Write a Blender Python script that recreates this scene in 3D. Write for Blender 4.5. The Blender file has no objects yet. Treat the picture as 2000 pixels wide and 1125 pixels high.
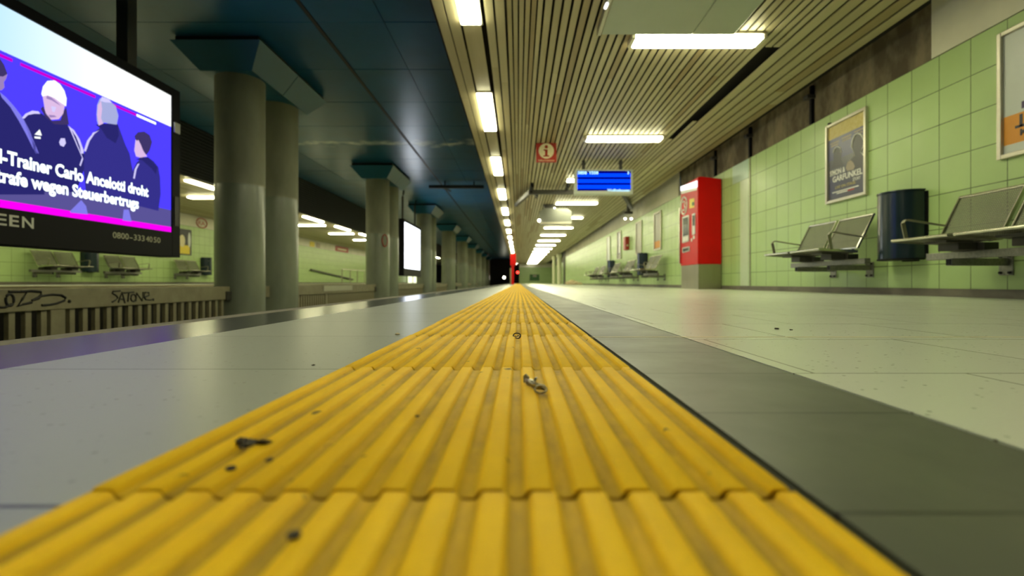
import bpy, bmesh, math, random
from mathutils import Vector, Matrix
random.seed(7)
R = math.radians
SC = bpy.context.scene
COL = SC.collection

# ------------------------------------------------------------------ camera, world, exposure
F, VU, VV, EYE = 965.0, 1012.0, 552.0, 0.12        # focal length in pixels of a 2000 px frame, vanishing point, eye height
cam = bpy.data.cameras.new('camera')
cam.sensor_width = 36.0
cam.lens = F * 36.0 / 2000.0
cam.shift_x = -(VU - 1000.0) / 2000.0
cam.shift_y = -(562.5 - VV) / 2000.0
cam.clip_start = 0.01
cam.clip_end = 300
cam.dof.use_dof = True
cam.dof.focus_distance = 1.05
cam.dof.aperture_fstop = 3.7
camo = bpy.data.objects.new('camera', cam)
COL.objects.link(camo)
camo.location = (0, 0, EYE)
camo.rotation_euler = (R(90), 0, 0)
SC.camera = camo

wd = bpy.data.worlds.new('world')
SC.world = wd
wd.use_nodes = True
wd.node_tree.nodes['Background'].inputs[0].default_value = (0.45, 0.6, 0.55, 1)
wd.node_tree.nodes['Background'].inputs[1].default_value = 0.03

SC.view_settings.view_transform = 'Standard'
SC.view_settings.look = 'None'
SC.view_settings.gamma = 1.0
SC.view_settings.use_curve_mapping = False
SC.view_settings.exposure = 1.15
SC.cycles.use_denoising = True
SC.cycles.max_bounces = 7
SC.cycles.sample_clamp_indirect = 6.0
LAMP = 17.0


def at(u, v, y):
    """Point at depth y that the photograph shows at pixel (u, v)."""
    return Vector(((u - VU) * y / F, y, EYE + (VV - v) * y / F))


def side(u, v, x):
    """(y, z) on the upright plane at x that the photograph shows at pixel (u, v)."""
    y = F * x / (u - VU)
    return y, EYE + (VV - v) * y / F


# ------------------------------------------------------------------ materials
def principled(name):
    m = bpy.data.materials.new(name)
    m.use_nodes = True
    nt = m.node_tree
    return m, nt, nt.nodes['Principled BSDF']


def N(nt, typ, **kw):
    n = nt.nodes.new(typ)
    for k, v in kw.items():
        setattr(n, k, v)
    return n


def objco(nt):
    return N(nt, 'ShaderNodeTexCoord').outputs['Object']


def c4(c):
    return (c[0], c[1], c[2], 1.0)


def mixc(nt, fac, a, b, blend='MIX'):
    n = N(nt, 'ShaderNodeMix', data_type='RGBA', blend_type=blend)
    if isinstance(fac, (int, float)):
        n.inputs[0].default_value = fac
    else:
        nt.links.new(fac, n.inputs[0])
    for i, s in ((6, a), (7, b)):
        if isinstance(s, tuple):
            n.inputs[i].default_value = c4(s)
        else:
            nt.links.new(s, n.inputs[i])
    return n.outputs[2]


def noise(nt, vec, scale, detail=4, rough=0.6, lo=0.35, hi=0.65, stretch=None):
    if stretch:
        mp = N(nt, 'ShaderNodeMapping')
        mp.inputs['Scale'].default_value = stretch
        nt.links.new(vec, mp.inputs[0])
        vec = mp.outputs[0]
    n = N(nt, 'ShaderNodeTexNoise')
    n.inputs['Scale'].default_value = scale
    n.inputs['Detail'].default_value = detail
    n.inputs['Roughness'].default_value = rough
    nt.links.new(vec, n.inputs['Vector'])
    r = N(nt, 'ShaderNodeMapRange')
    r.inputs[1].default_value = lo
    r.inputs[2].default_value = hi
    nt.links.new(n.outputs[0], r.inputs[0])
    return r.outputs[0]


def bump(nt, b, height, strength=0.2, dist=0.002):
    n = N(nt, 'ShaderNodeBump')
    n.inputs['Strength'].default_value = strength
    n.inputs['Distance'].default_value = dist
    nt.links.new(height, n.inputs['Height'])
    nt.links.new(n.outputs[0], b.inputs['Normal'])


def mat(name, col, rough=0.5, metal=0.0, var=None, scale=6.0, amount=0.5, stretch=None, bmp=0.0, spec=0.5, lo=0.35, hi=0.65):
    m, nt, b = principled(name)
    b.inputs['Roughness'].default_value = rough
    b.inputs['Metallic'].default_value = metal
    b.inputs['Specular IOR Level'].default_value = spec
    if var is None:
        var = tuple(c * 0.8 for c in col)
        amount = min(amount, 0.4)
    f = noise(nt, objco(nt), scale, lo=lo, hi=hi, stretch=stretch)
    mu = N(nt, 'ShaderNodeMath', operation='MULTIPLY')
    mu.inputs[1].default_value = amount
    nt.links.new(f, mu.inputs[0])
    nt.links.new(mixc(nt, mu.outputs[0], col, var), b.inputs['Base Color'])
    if bmp:
        bump(nt, b, noise(nt, objco(nt), scale * 6), bmp)
    return m


def glow(name, col, strength):
    m = bpy.data.materials.new(name)
    m.use_nodes = True
    nt = m.node_tree
    nt.nodes.remove(nt.nodes['Principled BSDF'])
    e = N(nt, 'ShaderNodeEmission')
    e.inputs[0].default_value = c4(col)
    e.inputs[1].default_value = strength
    nt.links.new(e.outputs[0], nt.nodes['Material Output'].inputs[0])
    return m


def tiles(name, axes, origin, bw, rh, mortar, col_a, col_b, joint, rough=0.3, off=0.0, speck=None, bmp=0.5, dirt=None, dscale=2.0, damount=0.4, rvar=0.0, spec=0.5):
    """Grid of tiles in the plane of two object axes."""
    m, nt, b = principled(name)
    co = objco(nt)
    sep = N(nt, 'ShaderNodeSeparateXYZ')
    nt.links.new(co, sep.inputs[0])
    cb = N(nt, 'ShaderNodeCombineXYZ')
    for i in (0, 1):
        s = N(nt, 'ShaderNodeMath', operation='SUBTRACT')
        nt.links.new(sep.outputs[axes[i]], s.inputs[0])
        s.inputs[1].default_value = origin[i]
        nt.links.new(s.outputs[0], cb.inputs[i])
    br = N(nt, 'ShaderNodeTexBrick', offset=off, offset_frequency=2, squash=1.0)
    nt.links.new(cb.outputs[0], br.inputs['Vector'])
    br.inputs['Color1'].default_value = c4(col_a)
    br.inputs['Color2'].default_value = c4(col_b)
    br.inputs['Mortar'].default_value = c4(joint)
    br.inputs['Scale'].default_value = 1.0
    br.inputs['Mortar Size'].default_value = mortar
    br.inputs['Mortar Smooth'].default_value = 0.1
    br.inputs['Brick Width'].default_value = bw
    br.inputs['Row Height'].default_value = rh
    c = br.outputs['Color']
    if dirt:
        mu = N(nt, 'ShaderNodeMath', operation='MULTIPLY')
        mu.inputs[1].default_value = damount
        nt.links.new(noise(nt, co, dscale, 6, 0.65), mu.inputs[0])
        c = mixc(nt, mu.outputs[0], c, dirt)
    if speck:
        vo = N(nt, 'ShaderNodeTexVoronoi')
        vo.inputs['Scale'].default_value = 75
        nt.links.new(co, vo.inputs['Vector'])
        vr = N(nt, 'ShaderNodeMapRange')
        vr.inputs[1].default_value = 0.20
        vr.inputs[2].default_value = 0.12
        nt.links.new(vo.outputs['Distance'], vr.inputs[0])
        vm = N(nt, 'ShaderNodeMath', operation='MULTIPLY')
        nt.links.new(vr.outputs[0], vm.inputs[0])
        nt.links.new(noise(nt, co, 30, 2, 0.5, 0.48, 0.60), vm.inputs[1])
        c = mixc(nt, vm.outputs[0], c, speck)
    nt.links.new(c, b.inputs['Base Color'])
    if rvar:
        r = N(nt, 'ShaderNodeMapRange')
        r.inputs[3].default_value = rough
        r.inputs[4].default_value = rough + rvar
        nt.links.new(noise(nt, co, 5, 5, 0.6), r.inputs[0])
        nt.links.new(r.outputs[0], b.inputs['Roughness'])
    else:
        b.inputs['Roughness'].default_value = rough
    b.inputs['Specular IOR Level'].default_value = spec
    inv = N(nt, 'ShaderNodeMath', operation='SUBTRACT')
    inv.inputs[0].default_value = 1.0
    nt.links.new(br.outputs['Fac'], inv.inputs[1])
    bump(nt, b, inv.outputs[0], bmp, 0.003)
    return m


def strip_material():
    m, nt, b = principled('yellow tactile rubber')
    co = objco(nt)
    sep = N(nt, 'ShaderNodeSeparateXYZ')
    nt.links.new(co, sep.inputs[0])
    fine = noise(nt, co, 34, 6, 0.7, 0.42, 0.66)
    base = mixc(nt, noise(nt, co, 9, 4, 0.6), (0.90, 0.56, 0.010), (0.82, 0.49, 0.008))
    # grime that has settled in the bottom of the grooves, broken up along their length
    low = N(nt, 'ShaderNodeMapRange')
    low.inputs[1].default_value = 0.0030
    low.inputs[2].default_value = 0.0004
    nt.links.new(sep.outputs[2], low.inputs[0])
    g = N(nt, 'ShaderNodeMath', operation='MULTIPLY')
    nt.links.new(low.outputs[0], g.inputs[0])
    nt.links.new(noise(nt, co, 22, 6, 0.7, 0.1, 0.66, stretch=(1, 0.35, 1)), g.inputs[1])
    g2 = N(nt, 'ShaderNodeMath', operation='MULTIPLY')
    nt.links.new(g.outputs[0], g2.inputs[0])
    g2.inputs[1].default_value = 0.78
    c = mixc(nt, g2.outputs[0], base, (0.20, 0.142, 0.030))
    sc = N(nt, 'ShaderNodeMath', operation='MULTIPLY')
    nt.links.new(fine, sc.inputs[0])
    sc.inputs[1].default_value = 0.10
    c = mixc(nt, sc.outputs[0], c, (0.42, 0.30, 0.07))
    c = mixc(nt, noise(nt, co, 48, 3, 0.5, 0.70, 0.76), c, (0.09, 0.07, 0.03))
    nt.links.new(c, b.inputs['Base Color'])
    b.inputs['Roughness'].default_value = 0.62
    b.inputs['Specular IOR Level'].default_value = 0.10
    bump(nt, b, noise(nt, co, 500, 3, 0.6), 0.25, 0.0006)
    return m


def ceiling_blue():
    m, nt, b = principled('blue painted ceiling panels')
    co = objco(nt)
    sep = N(nt, 'ShaderNodeSeparateXYZ')
    nt.links.new(co, sep.inputs[0])
    c = mixc(nt, noise(nt, co, 1.1, 4, 0.6), (0.013, 0.115, 0.225), (0.013, 0.09, 0.145))
    # pale water stain that runs along one cross joint
    nz = N(nt, 'ShaderNodeTexNoise')
    nz.inputs['Scale'].default_value = 2.2
    nz.inputs['Detail'].default_value = 5
    nt.links.new(co, nz.inputs['Vector'])
    w = N(nt, 'ShaderNodeMath', operation='MULTIPLY_ADD')
    nt.links.new(nz.outputs[0], w.inputs[0])
    w.inputs[1].default_value = 1.1
    nt.links.new(sep.outputs[1], w.inputs[2])
    d = N(nt, 'ShaderNodeMath', operation='SUBTRACT')
    nt.links.new(w.outputs[0], d.inputs[0])
    d.inputs[1].default_value = 12.35
    a = N(nt, 'ShaderNodeMath', operation='ABSOLUTE')
    nt.links.new(d.outputs[0], a.inputs[0])
    r = N(nt, 'ShaderNodeMapRange')
    r.inputs[1].default_value = 0.24
    r.inputs[2].default_value = 0.05
    nt.links.new(a.outputs[0], r.inputs[0])
    mu = N(nt, 'ShaderNodeMath', operation='MULTIPLY')
    nt.links.new(r.outputs[0], mu.inputs[0])
    nt.links.new(noise(nt, co, 3, 3, 0.5, 0.35, 0.6), mu.inputs[1])
    c = mixc(nt, mu.outputs[0], c, (0.55, 0.62, 0.55))
    nt.links.new(c, b.inputs['Base Color'])
    b.inputs['Roughness'].default_value = 0.30
    return m


MT = {}
MT['lamp'] = glow('lamp glow', (1.0, 0.97, 0.62), LAMP)
MT['lamp_far'] = glow('lamp glow opposite', (1.0, 0.95, 0.55), LAMP * 0.9)
MT['spot'] = glow('spot glow', (1.0, 0.95, 0.7), 9.0)
MT['red_glow'] = glow('red signal glow', (1.0, 0.03, 0.02), 4.0)
MT['strip'] = strip_material()
MT['floor'] = tiles('pale floor tiles', (0, 1), (0.592, 0.654 - 0.39 * 4), 0.40, 0.39, 0.0018, (0.67, 0.71, 0.61), (0.64, 0.68, 0.58), (0.20, 0.20, 0.16), 0.26, 0.5, speck=(0.24, 0.23, 0.17), bmp=0.15, dirt=(0.56, 0.58, 0.48), dscale=1.7, damount=0.12)
MT['floor_l'] = tiles('pale floor tiles left', (0, 1), (-4.0, 0.685 - 0.42 * 4), 9.0, 0.42, 0.0022, (0.36, 0.38, 0.345), (0.33, 0.35, 0.32), (0.07, 0.07, 0.055), 0.36, 0.0, speck=(0.18, 0.17, 0.14), bmp=0.25, dirt=(0.29, 0.30, 0.27), dscale=5.0, damount=0.12)
MT['dark_tile'] = tiles('dark border tiles', (0, 1), (-4.0, 0.257 - 0.198 * 6), 9.0, 0.198, 0.0022, (0.105, 0.115, 0.085), (0.09, 0.10, 0.075), (0.02, 0.02, 0.015), 0.36, 0.0, bmp=0.4, dirt=(0.14, 0.15, 0.11), dscale=7, rvar=0.12)
MT['band'] = mat('polished dark stone', (0.030, 0.033, 0.040), 0.22, spec=0.7, var=(0.06, 0.065, 0.07), scale=40, stretch=(1, 0.12, 1), amount=0.5)
MT['kerb'] = mat('rough kerb concrete', (0.24, 0.22, 0.17), 0.85, var=(0.12, 0.11, 0.09), scale=60, bmp=0.5)
MT['gap'] = mat('dark joint', (0.06, 0.06, 0.045), 0.9)
MT['wall'] = tiles('green wall tiles', (1, 2), (4.039 - 0.303 * 30, 2.115 - 0.3054 * 12), 0.303, 0.3054, 0.0042, (0.42, 0.585, 0.235), (0.39, 0.55, 0.215), (0.05, 0.075, 0.025), 0.3, 0.0, bmp=0.3, dirt=(0.35, 0.48, 0.19), dscale=1.6, damount=0.45, rvar=0.15)
MT['wall_end'] = tiles('green wall tiles end', (0, 2), (0.0, 2.115 - 0.3054 * 12), 0.303, 0.3054, 0.0042, (0.42, 0.585, 0.235), (0.39, 0.55, 0.215), (0.05, 0.075, 0.025), 0.3, 0.0, bmp=0.3)
MT['wall_patch'] = mat('pale patched tiles', (0.52, 0.62, 0.42), 0.3, scale=4)
MT['wall_patch_blue'] = mat('pale bluish tile', (0.42, 0.58, 0.46), 0.3, scale=4)
MT['white_panel'] = mat('white enamel panel', (0.72, 0.70, 0.56), 0.15, var=(0.5, 0.49, 0.38), scale=1.2)
MT['concrete'] = mat('raw concrete', (0.10, 0.078, 0.045), 0.9, var=(0.25, 0.205, 0.125), scale=3.4, stretch=(1, 1, 0.55), amount=0.9, bmp=0.6, lo=0.4, hi=0.62)
MT['base'] = mat('baseboard concrete', (0.17, 0.155, 0.115), 0.6, var=(0.08, 0.07, 0.055), scale=5, amount=0.7, stretch=(1, 0.5, 1))
MT['slat_a'] = mat('painted slat', (0.44, 0.395, 0.235), 0.52, var=(0.34, 0.28, 0.14), scale=2, stretch=(4, 0.4, 1))
MT['slat_b'] = mat('painted slat pale', (0.49, 0.445, 0.275), 0.52, var=(0.38, 0.33, 0.18), scale=2, stretch=(4, 0.4, 1))
MT['slat_c'] = mat('painted slat brown', (0.34, 0.27, 0.13), 0.52, var=(0.27, 0.21, 0.10), scale=2, stretch=(4, 0.4, 1))
MT['void'] = mat('dark void', (0.012, 0.011, 0.008), 0.95)
MT['black_rib'] = mat('black ribbed fascia', (0.010, 0.011, 0.016), 0.6)
MT['blue_ceiling'] = ceiling_blue()
MT['blue_cap'] = mat('blue painted capital', (0.014, 0.12, 0.20), 0.4, var=(0.014, 0.10, 0.14), scale=2)
MT['pillar'] = mat('pillar concrete', (0.275, 0.28, 0.20), 0.75, var=(0.20, 0.20, 0.14), scale=3, stretch=(1, 1, 0.4), amount=0.8, bmp=0.15)
MT['pillar_coat'] = mat('pillar gloss coat', (0.255, 0.28, 0.22), 0.27, var=(0.20, 0.22, 0.165), scale=3, stretch=(1, 1, 0.4), amount=0.8)
MT['fence'] = mat('grey green painted steel', (0.27, 0.245, 0.15), 0.55, var=(0.19, 0.165, 0.095), scale=7, amount=0.7)
MT['graffiti'] = mat('black marker paint', (0.012, 0.011, 0.010), 0.5)
MT['trackbed'] = mat('sooty track bed', (0.02, 0.018, 0.014), 0.95, var=(0.04, 0.033, 0.024), scale=14, bmp=0.6)
MT['steel'] = mat('brushed steel', (0.36, 0.35, 0.27), 0.36, 0.85, scale=20)
MT['steel_bright'] = mat('bright rolled steel', (0.62, 0.61, 0.52), 0.22, 0.95, scale=20)
MT['mesh'] = mat('perforated seat steel', (0.17, 0.17, 0.125), 0.5, 0.5, scale=20)
MT['galv'] = mat('galvanised beam', (0.27, 0.27, 0.235), 0.45, 0.6, var=(0.18, 0.18, 0.16), scale=50, amount=0.8)
MT['dark_steel'] = mat('dark steel', (0.05, 0.047, 0.04), 0.5, 0.3)
MT['black'] = mat('black plastic', (0.004, 0.004, 0.006), 0.55, spec=0.15)
MT['bin'] = mat('dark navy enamel', (0.010, 0.022, 0.034), 0.22, var=(0.016, 0.032, 0.04), scale=8, stretch=(1, 1, 0.2))
MT['alu'] = mat('aluminium frame', (0.60, 0.57, 0.47), 0.35, 0.6, scale=20)
MT['red'] = mat('red enamel', (0.60, 0.003, 0.002), 0.42, var=(0.52, 0.003, 0.002), scale=3, spec=0.18)
MT['red_sign'] = mat('red sign', (0.40, 0.03, 0.015), 0.45, scale=3)
MT['cream'] = mat('cream print', (0.74, 0.66, 0.40), 0.5)
MT['white'] = mat('white print', (0.80, 0.80, 0.74), 0.5)
MT['grey_panel'] = mat('pale grey green panel', (0.40, 0.45, 0.36), 0.4, var=(0.35, 0.40, 0.32), scale=2)
MT['silver'] = mat('silver plate', (0.50, 0.50, 0.46), 0.35, 0.5)
MT['box_grey'] = mat('grey box paint', (0.17, 0.18, 0.155), 0.5)
MT['plinth'] = mat('stainless plinth', (0.40, 0.38, 0.28), 0.28, 0.9, var=(0.30, 0.28, 0.2), scale=3, stretch=(1, 1, 0.3))
MT['screen_dark'] = mat('dark glass', (0.06, 0.07, 0.08), 0.12)
MT['yellow_print'] = mat('yellow print', (0.80, 0.62, 0.03), 0.5)
MT['orange_print'] = mat('orange print', (0.72, 0.29, 0.012), 0.5)
MT['ink'] = mat('dark ink', (0.035, 0.035, 0.045), 0.5)
MT['violet_ink'] = mat('violet ink', (0.07, 0.04, 0.13), 0.5)
MT['poster_dark'] = mat('dark poster print', (0.085, 0.085, 0.088), 0.3, var=(0.06, 0.06, 0.11), scale=3, amount=0.8)
MT['poster_blue'] = mat('night blue print', (0.075, 0.075, 0.17), 0.35)
MT['poster_grey'] = mat('faded poster print', (0.30, 0.29, 0.21), 0.4, var=(0.24, 0.22, 0.16), scale=9)
MT['poster_white'] = mat('white poster sheet', (0.56, 0.60, 0.56), 0.35, var=(0.5, 0.54, 0.5), scale=4)
MT['poster_shadow'] = mat('figure print', (0.06, 0.058, 0.055), 0.4)
MT['gold_print'] = mat('gold print', (0.50, 0.40, 0.10), 0.45, var=(0.6, 0.52, 0.2), scale=30, amount=0.8)
MT['skin_print'] = mat('pale figure print', (0.36, 0.30, 0.22), 0.5)
MT['green_print'] = mat('dark green print', (0.03, 0.14, 0.03), 0.5)
MT['pale_column'] = mat('pale cream column', (0.72, 0.74, 0.50), 0.35)
MT['foil'] = mat('crumpled dirty foil', (0.46, 0.42, 0.28), 0.36, 0.4, var=(0.10, 0.09, 0.055), scale=160, amount=0.8)
MT['debris'] = mat('dark debris', (0.05, 0.04, 0.022), 0.8, scale=90)
MT['paper'] = mat('crumpled paper', (0.66, 0.55, 0.36), 0.8, scale=5)
# screen colours
for k, c, s in (('s_bg', (0.046, 0.030, 0.80), 1.75), ('s_bg2', (0.11, 0.07, 0.86), 1.1), ('s_white2', (0.97, 1.0, 0.99), 1.3),
                ('s_pink', (0.55, 0.0, 0.55), 1.1), ('s_magenta', (1.0, 0.0, 0.95), 0.98), ('s_jacket', (0.035, 0.03, 0.25), 1.0), ('s_jacket2', (0.022, 0.02, 0.155), 1.0),
                ('s_dusk', (0.10, 0.085, 0.30), 1.0), ('s_skin', (0.72, 0.50, 0.78), 1.0), ('s_skin_dark', (0.33, 0.22, 0.50), 1.0), ('s_cap', (0.93, 0.98, 0.95), 1.25), ('s_hair', (0.05, 0.035, 0.14), 1.0),
                ('s_grey', (0.38, 0.42, 0.72), 1.0), ('s_rim', (0.60, 0.56, 0.92), 1.1), ('s_shine', (0.20, 0.19, 0.75), 1.1), ('s_text', (0.86, 0.98, 1.0), 1.7),
                ('s2_white', (0.84, 0.90, 1.0), 5.0), ('d_blue', (0.0, 0.04, 0.95), 1.8), ('d_dark', (0.0, 0.0, 0.17), 1.0), ('d_text', (0.45, 0.80, 1.0), 1.5), ('k_light', (0.95, 0.97, 1.0), 2.2), ('opening_glow', (0.95, 1.0, 0.62), 1.8)):
    MT[k] = glow('lit ' + k[2:] + (' board' if k[0] == 'd' else ' picture'), c, s * 0.47)

# white band of the news picture: a bluish white that turns pure white to the right
wg = glow('lit white band picture', (1, 1, 1), 0.58)
_nt = wg.node_tree
_sp = N(_nt, 'ShaderNodeSeparateXYZ')
_nt.links.new(objco(_nt), _sp.inputs[0])
_mr = N(_nt, 'ShaderNodeMapRange')
_mr.inputs[1].default_value = -0.5
_mr.inputs[2].default_value = 0.75
_nt.links.new(_sp.outputs[1], _mr.inputs[0])
_nt.links.new(mixc(_nt, _mr.outputs[0], (0.46, 0.69, 0.86), (0.98, 1.0, 0.97)), [n for n in _nt.nodes if n.type == 'EMISSION'][0].inputs[0])
MT['s_white'] = wg


# ------------------------------------------------------------------ mesh helpers
class MB:
    def __init__(self):
        self.v, self.f, self.m = [], [], []

    def add(self, vs, fs, mi=0):
        o = len(self.v)
        self.v += [Vector(p) for p in vs]
        for f in fs:
            self.f.append([o + i for i in f])
            self.m.append(mi)
        return self

    def box(self, x0, x1, y0, y1, z0, z1, mi=0):
        v = [(x, y, z) for z in (z0, z1) for y in (y0, y1) for x in (x0, x1)]
        return self.add(v, [(0, 2, 3, 1), (4, 5, 7, 6), (0, 1, 5, 4), (2, 6, 7, 3), (0, 4, 6, 2), (1, 3, 7, 5)], mi)

    def prism(self, ring_a, ring_b, mi=0):
        n = len(ring_a)
        fs = [tuple(range(n))[::-1], tuple(range(n, 2 * n))]
        fs += [(i, (i + 1) % n, n + (i + 1) % n, n + i) for i in range(n)]
        return self.add(list(ring_a) + list(ring_b), fs, mi)

    def cyl(self, a, b, r, seg=16, r2=None, mi=0):
        a, b = Vector(a), Vector(b)
        d = (b - a).normalized()
        p = d.orthogonal().normalized()
        q = d.cross(p)
        r2 = r if r2 is None else r2
        ra = [a + (p * math.cos(t) + q * math.sin(t)) * r for t in (2 * math.pi * i / seg for i in range(seg))]
        rb = [b + (p * math.cos(t) + q * math.sin(t)) * r2 for t in (2 * math.pi * i / seg for i in range(seg))]
        return self.prism(ra, rb, mi)

    def bar(self, a, b, w, h, mi=0):
        """Rectangular bar from a to b; w across (horizontal), h upright."""
        a, b = Vector(a), Vector(b)
        d = (b - a).normalized()
        up = Vector((0, 0, 1)) if abs(d.z) < 0.9 else Vector((0, 1, 0))
        s = d.cross(up).normalized()
        t = s.cross(d).normalized()
        o = [s * (-w / 2) + t * (-h / 2), s * (w / 2) + t * (-h / 2), s * (w / 2) + t * (h / 2), s * (-w / 2) + t * (h / 2)]
        return self.prism([a + k for k in o], [b + k for k in o], mi)

    def tube(self, pts, r, seg=8, mi=0, closed=False):
        pts = [Vector(p) for p in pts]
        n = len(pts)
        rings = []
        for i, p in enumerate(pts):
            a = pts[(i - 1) % n] if (closed or i > 0) else p
            c = pts[(i + 1) % n] if (closed or i < n - 1) else p
            d = (c - a).normalized()
            up = Vector((0, 0, 1)) if abs(d.z) < 0.95 else Vector((0, 1, 0))
            s = d.cross(up).normalized()
            t = s.cross(d)
            rings.append([p + (s * math.cos(k) + t * math.sin(k)) * r for k in (2 * math.pi * j / seg for j in range(seg))])
        o = len(self.v)
        for g in rings:
            self.v += g
        last = n if closed else n - 1
        for i in range(last):
            j = (i + 1) % n
            for k in range(seg):
                self.f.append([o + i * seg + k, o + i * seg + (k + 1) % seg, o + j * seg + (k + 1) % seg, o + j * seg + k])
                self.m.append(mi)
        if not closed:
            self.f.append([o + k for k in range(seg)][::-1]); self.m.append(mi)
            self.f.append([o + (n - 1) * seg + k for k in range(seg)]); self.m.append(mi)
        return self

    def plate_x(self, yz, x0, x1, mi=0):
        """Outline in the (y, z) plane given thickness from x0 to x1."""
        return self.prism([(x0, y, z) for y, z in yz], [(x1, y, z) for y, z in yz], mi)

    def plate_y(self, xz, y0, y1, mi=0):
        return self.prism([(x, y0, z) for x, z in xz], [(x, y1, z) for x, z in xz], mi)

    def build(self, name, mats, parent=None, smooth=False, bevel=0.0, seg=2, solid=0.0):
        off = Vector((0, 0, 0))
        p = parent
        while p is not None:
            off += p.location
            p = p.parent
        me = bpy.data.meshes.new(name)
        me.from_pydata([tuple(v - off) for v in self.v], [], self.f)
        if not isinstance(mats, (list, tuple)):
            mats = [mats]
        for m in mats:
            me.materials.append(MT[m] if isinstance(m, str) else m)
        me.polygons.foreach_set('material_index', self.m)
        if smooth:
            me.polygons.foreach_set('use_smooth', [True] * len(self.f))
        bm = bmesh.new()
        bm.from_mesh(me)
        bmesh.ops.recalc_face_normals(bm, faces=bm.faces)
        bm.to_mesh(me)
        bm.free()
        me.update()
        o = bpy.data.objects.new(name, me)
        COL.objects.link(o)
        o.parent = parent
        if bevel:
            b = o.modifiers.new('bevel', 'BEVEL')
            b.width = bevel
            b.segments = seg
            b.limit_method = 'ANGLE'
            b.angle_limit = R(40)
            if smooth:
                pass
        if solid:
            s = o.modifiers.new('solid', 'SOLIDIFY')
            s.thickness = solid
            s.offset = 0
        if smooth:
            try:
                me.set_sharp_from_angle(angle=R(42))
            except Exception:
                pass
        return o


def thing(name, label, cat, loc=(0, 0, 0), group=None):
    o = bpy.data.objects.new(name, None)
    o.empty_display_size = 0.05
    COL.objects.link(o)
    o.location = loc
    return tag(o, label, cat, group)


def tag(o, label, cat, group=None, kind=None):
    o['label'] = label
    o['category'] = cat
    if group:
        o['group'] = group
    if kind:
        o['kind'] = kind
    return o


def struct(o):
    o['kind'] = 'structure'
    return o


def dup(root, loc, label, rotz=None, group=None):
    r = root.copy()
    COL.objects.link(r)
    r.location = loc
    if rotz is not None:
        r.rotation_euler = (0, 0, rotz)
    r['label'] = label
    if group:
        r['group'] = group

    def kids(a, b):
        for ch in list(a.children):
            c = ch.copy()
            COL.objects.link(c)
            c.parent = b
            kids(ch, c)
    kids(root, r)
    return r


def words(txt, size, loc, facing, name, m, parent, bold=0.0, width=None, extrude=0.0006, align='LEFT', shear=0.0):
    """Raised lettering as a mesh. facing: '+x', '-x' or '-y' is the way the letters look."""
    cu = bpy.data.curves.new(name, 'FONT')
    cu.body = txt
    cu.size = size
    cu.extrude = extrude
    cu.offset = bold
    cu.align_x = align
    cu.shear = shear
    cu.resolution_u = 3
    tmp = bpy.data.objects.new(name, cu)
    COL.objects.link(tmp)
    bpy.context.view_layer.update()
    dg = bpy.context.evaluated_depsgraph_get()
    me = bpy.data.meshes.new_from_object(tmp.evaluated_get(dg))
    bpy.data.objects.remove(tmp)
    xs = [v.co.x for v in me.vertices]
    if width and xs:
        k = width / (max(xs) - min(xs))
        x0 = min(xs) if align == 'LEFT' else 0.0
        for v in me.vertices:
            v.co.x = (v.co.x - x0) * k
    rot = {'+x': (R(90), 0, R(90)), '-x': (R(90), 0, R(-90)), '-y': (R(90), 0, 0)}[facing]
    from mathutils import Euler
    M = Matrix.Translation(Vector(loc)) @ Euler(rot).to_matrix().to_4x4()
    off = Vector((0, 0, 0))
    p = parent
    while p is not None:
        off += p.location
        p = p.parent
    me.transform(Matrix.Translation(-off) @ M)
    me.materials.clear()
    me.materials.append(MT[m])
    me.name = name
    o = bpy.data.objects.new(name, me)
    COL.objects.link(o)
    o.parent = parent
    return o


ORD = ['nearest', 'second nearest', 'third nearest', 'fourth nearest', 'fifth nearest', 'sixth nearest', 'seventh nearest', 'eighth nearest', 'ninth nearest']

# ------------------------------------------------------------------ floor and platform edge
YN, YF = -2.5, 64.0
WX = 3.7                                    # the right wall
struct(MB().box(0.365, WX + 0.1, YN, YF, -0.06, 0.0).box(WX + 0.1, 5.0, 38.8, YF, -0.06, 0).build('floor', 'floor'))
struct(MB().box(-0.717, -0.243, YN, YF, -0.06, 0.0).build('floor_left', 'floor_l'))
struct(MB().box(0.166, 0.360, YN, YF, -0.06, 0.0).build('trim_1', 'dark_tile'))
struct(MB().box(-0.990, -0.719, YN, YF, -0.06, -0.0005).build('trim_2', 'band', bevel=0.001))
kb = MB()
y = YN
while y < YF:
    l = 1.0 + random.uniform(-0.02, 0.02)
    kb.box(-1.068 + random.uniform(-0.002, 0.002), -0.993, y, min(y + l - 0.004, YF), -0.20, random.uniform(0, 0.0012))
    y += l
struct(kb.build('trim_3', 'kerb', bevel=0.004))
struct(MB().box(-0.995, 0.37, YN, YF, -0.09, -0.004).build('floor_bed', 'gap'))
struct(MB().box(-1.05, 5.0, YN, YF, -0.12, -0.091).box(-1.0, -0.9, YN, YF, -1.0, -0.12).build('floor_slab', 'kerb'))

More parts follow.
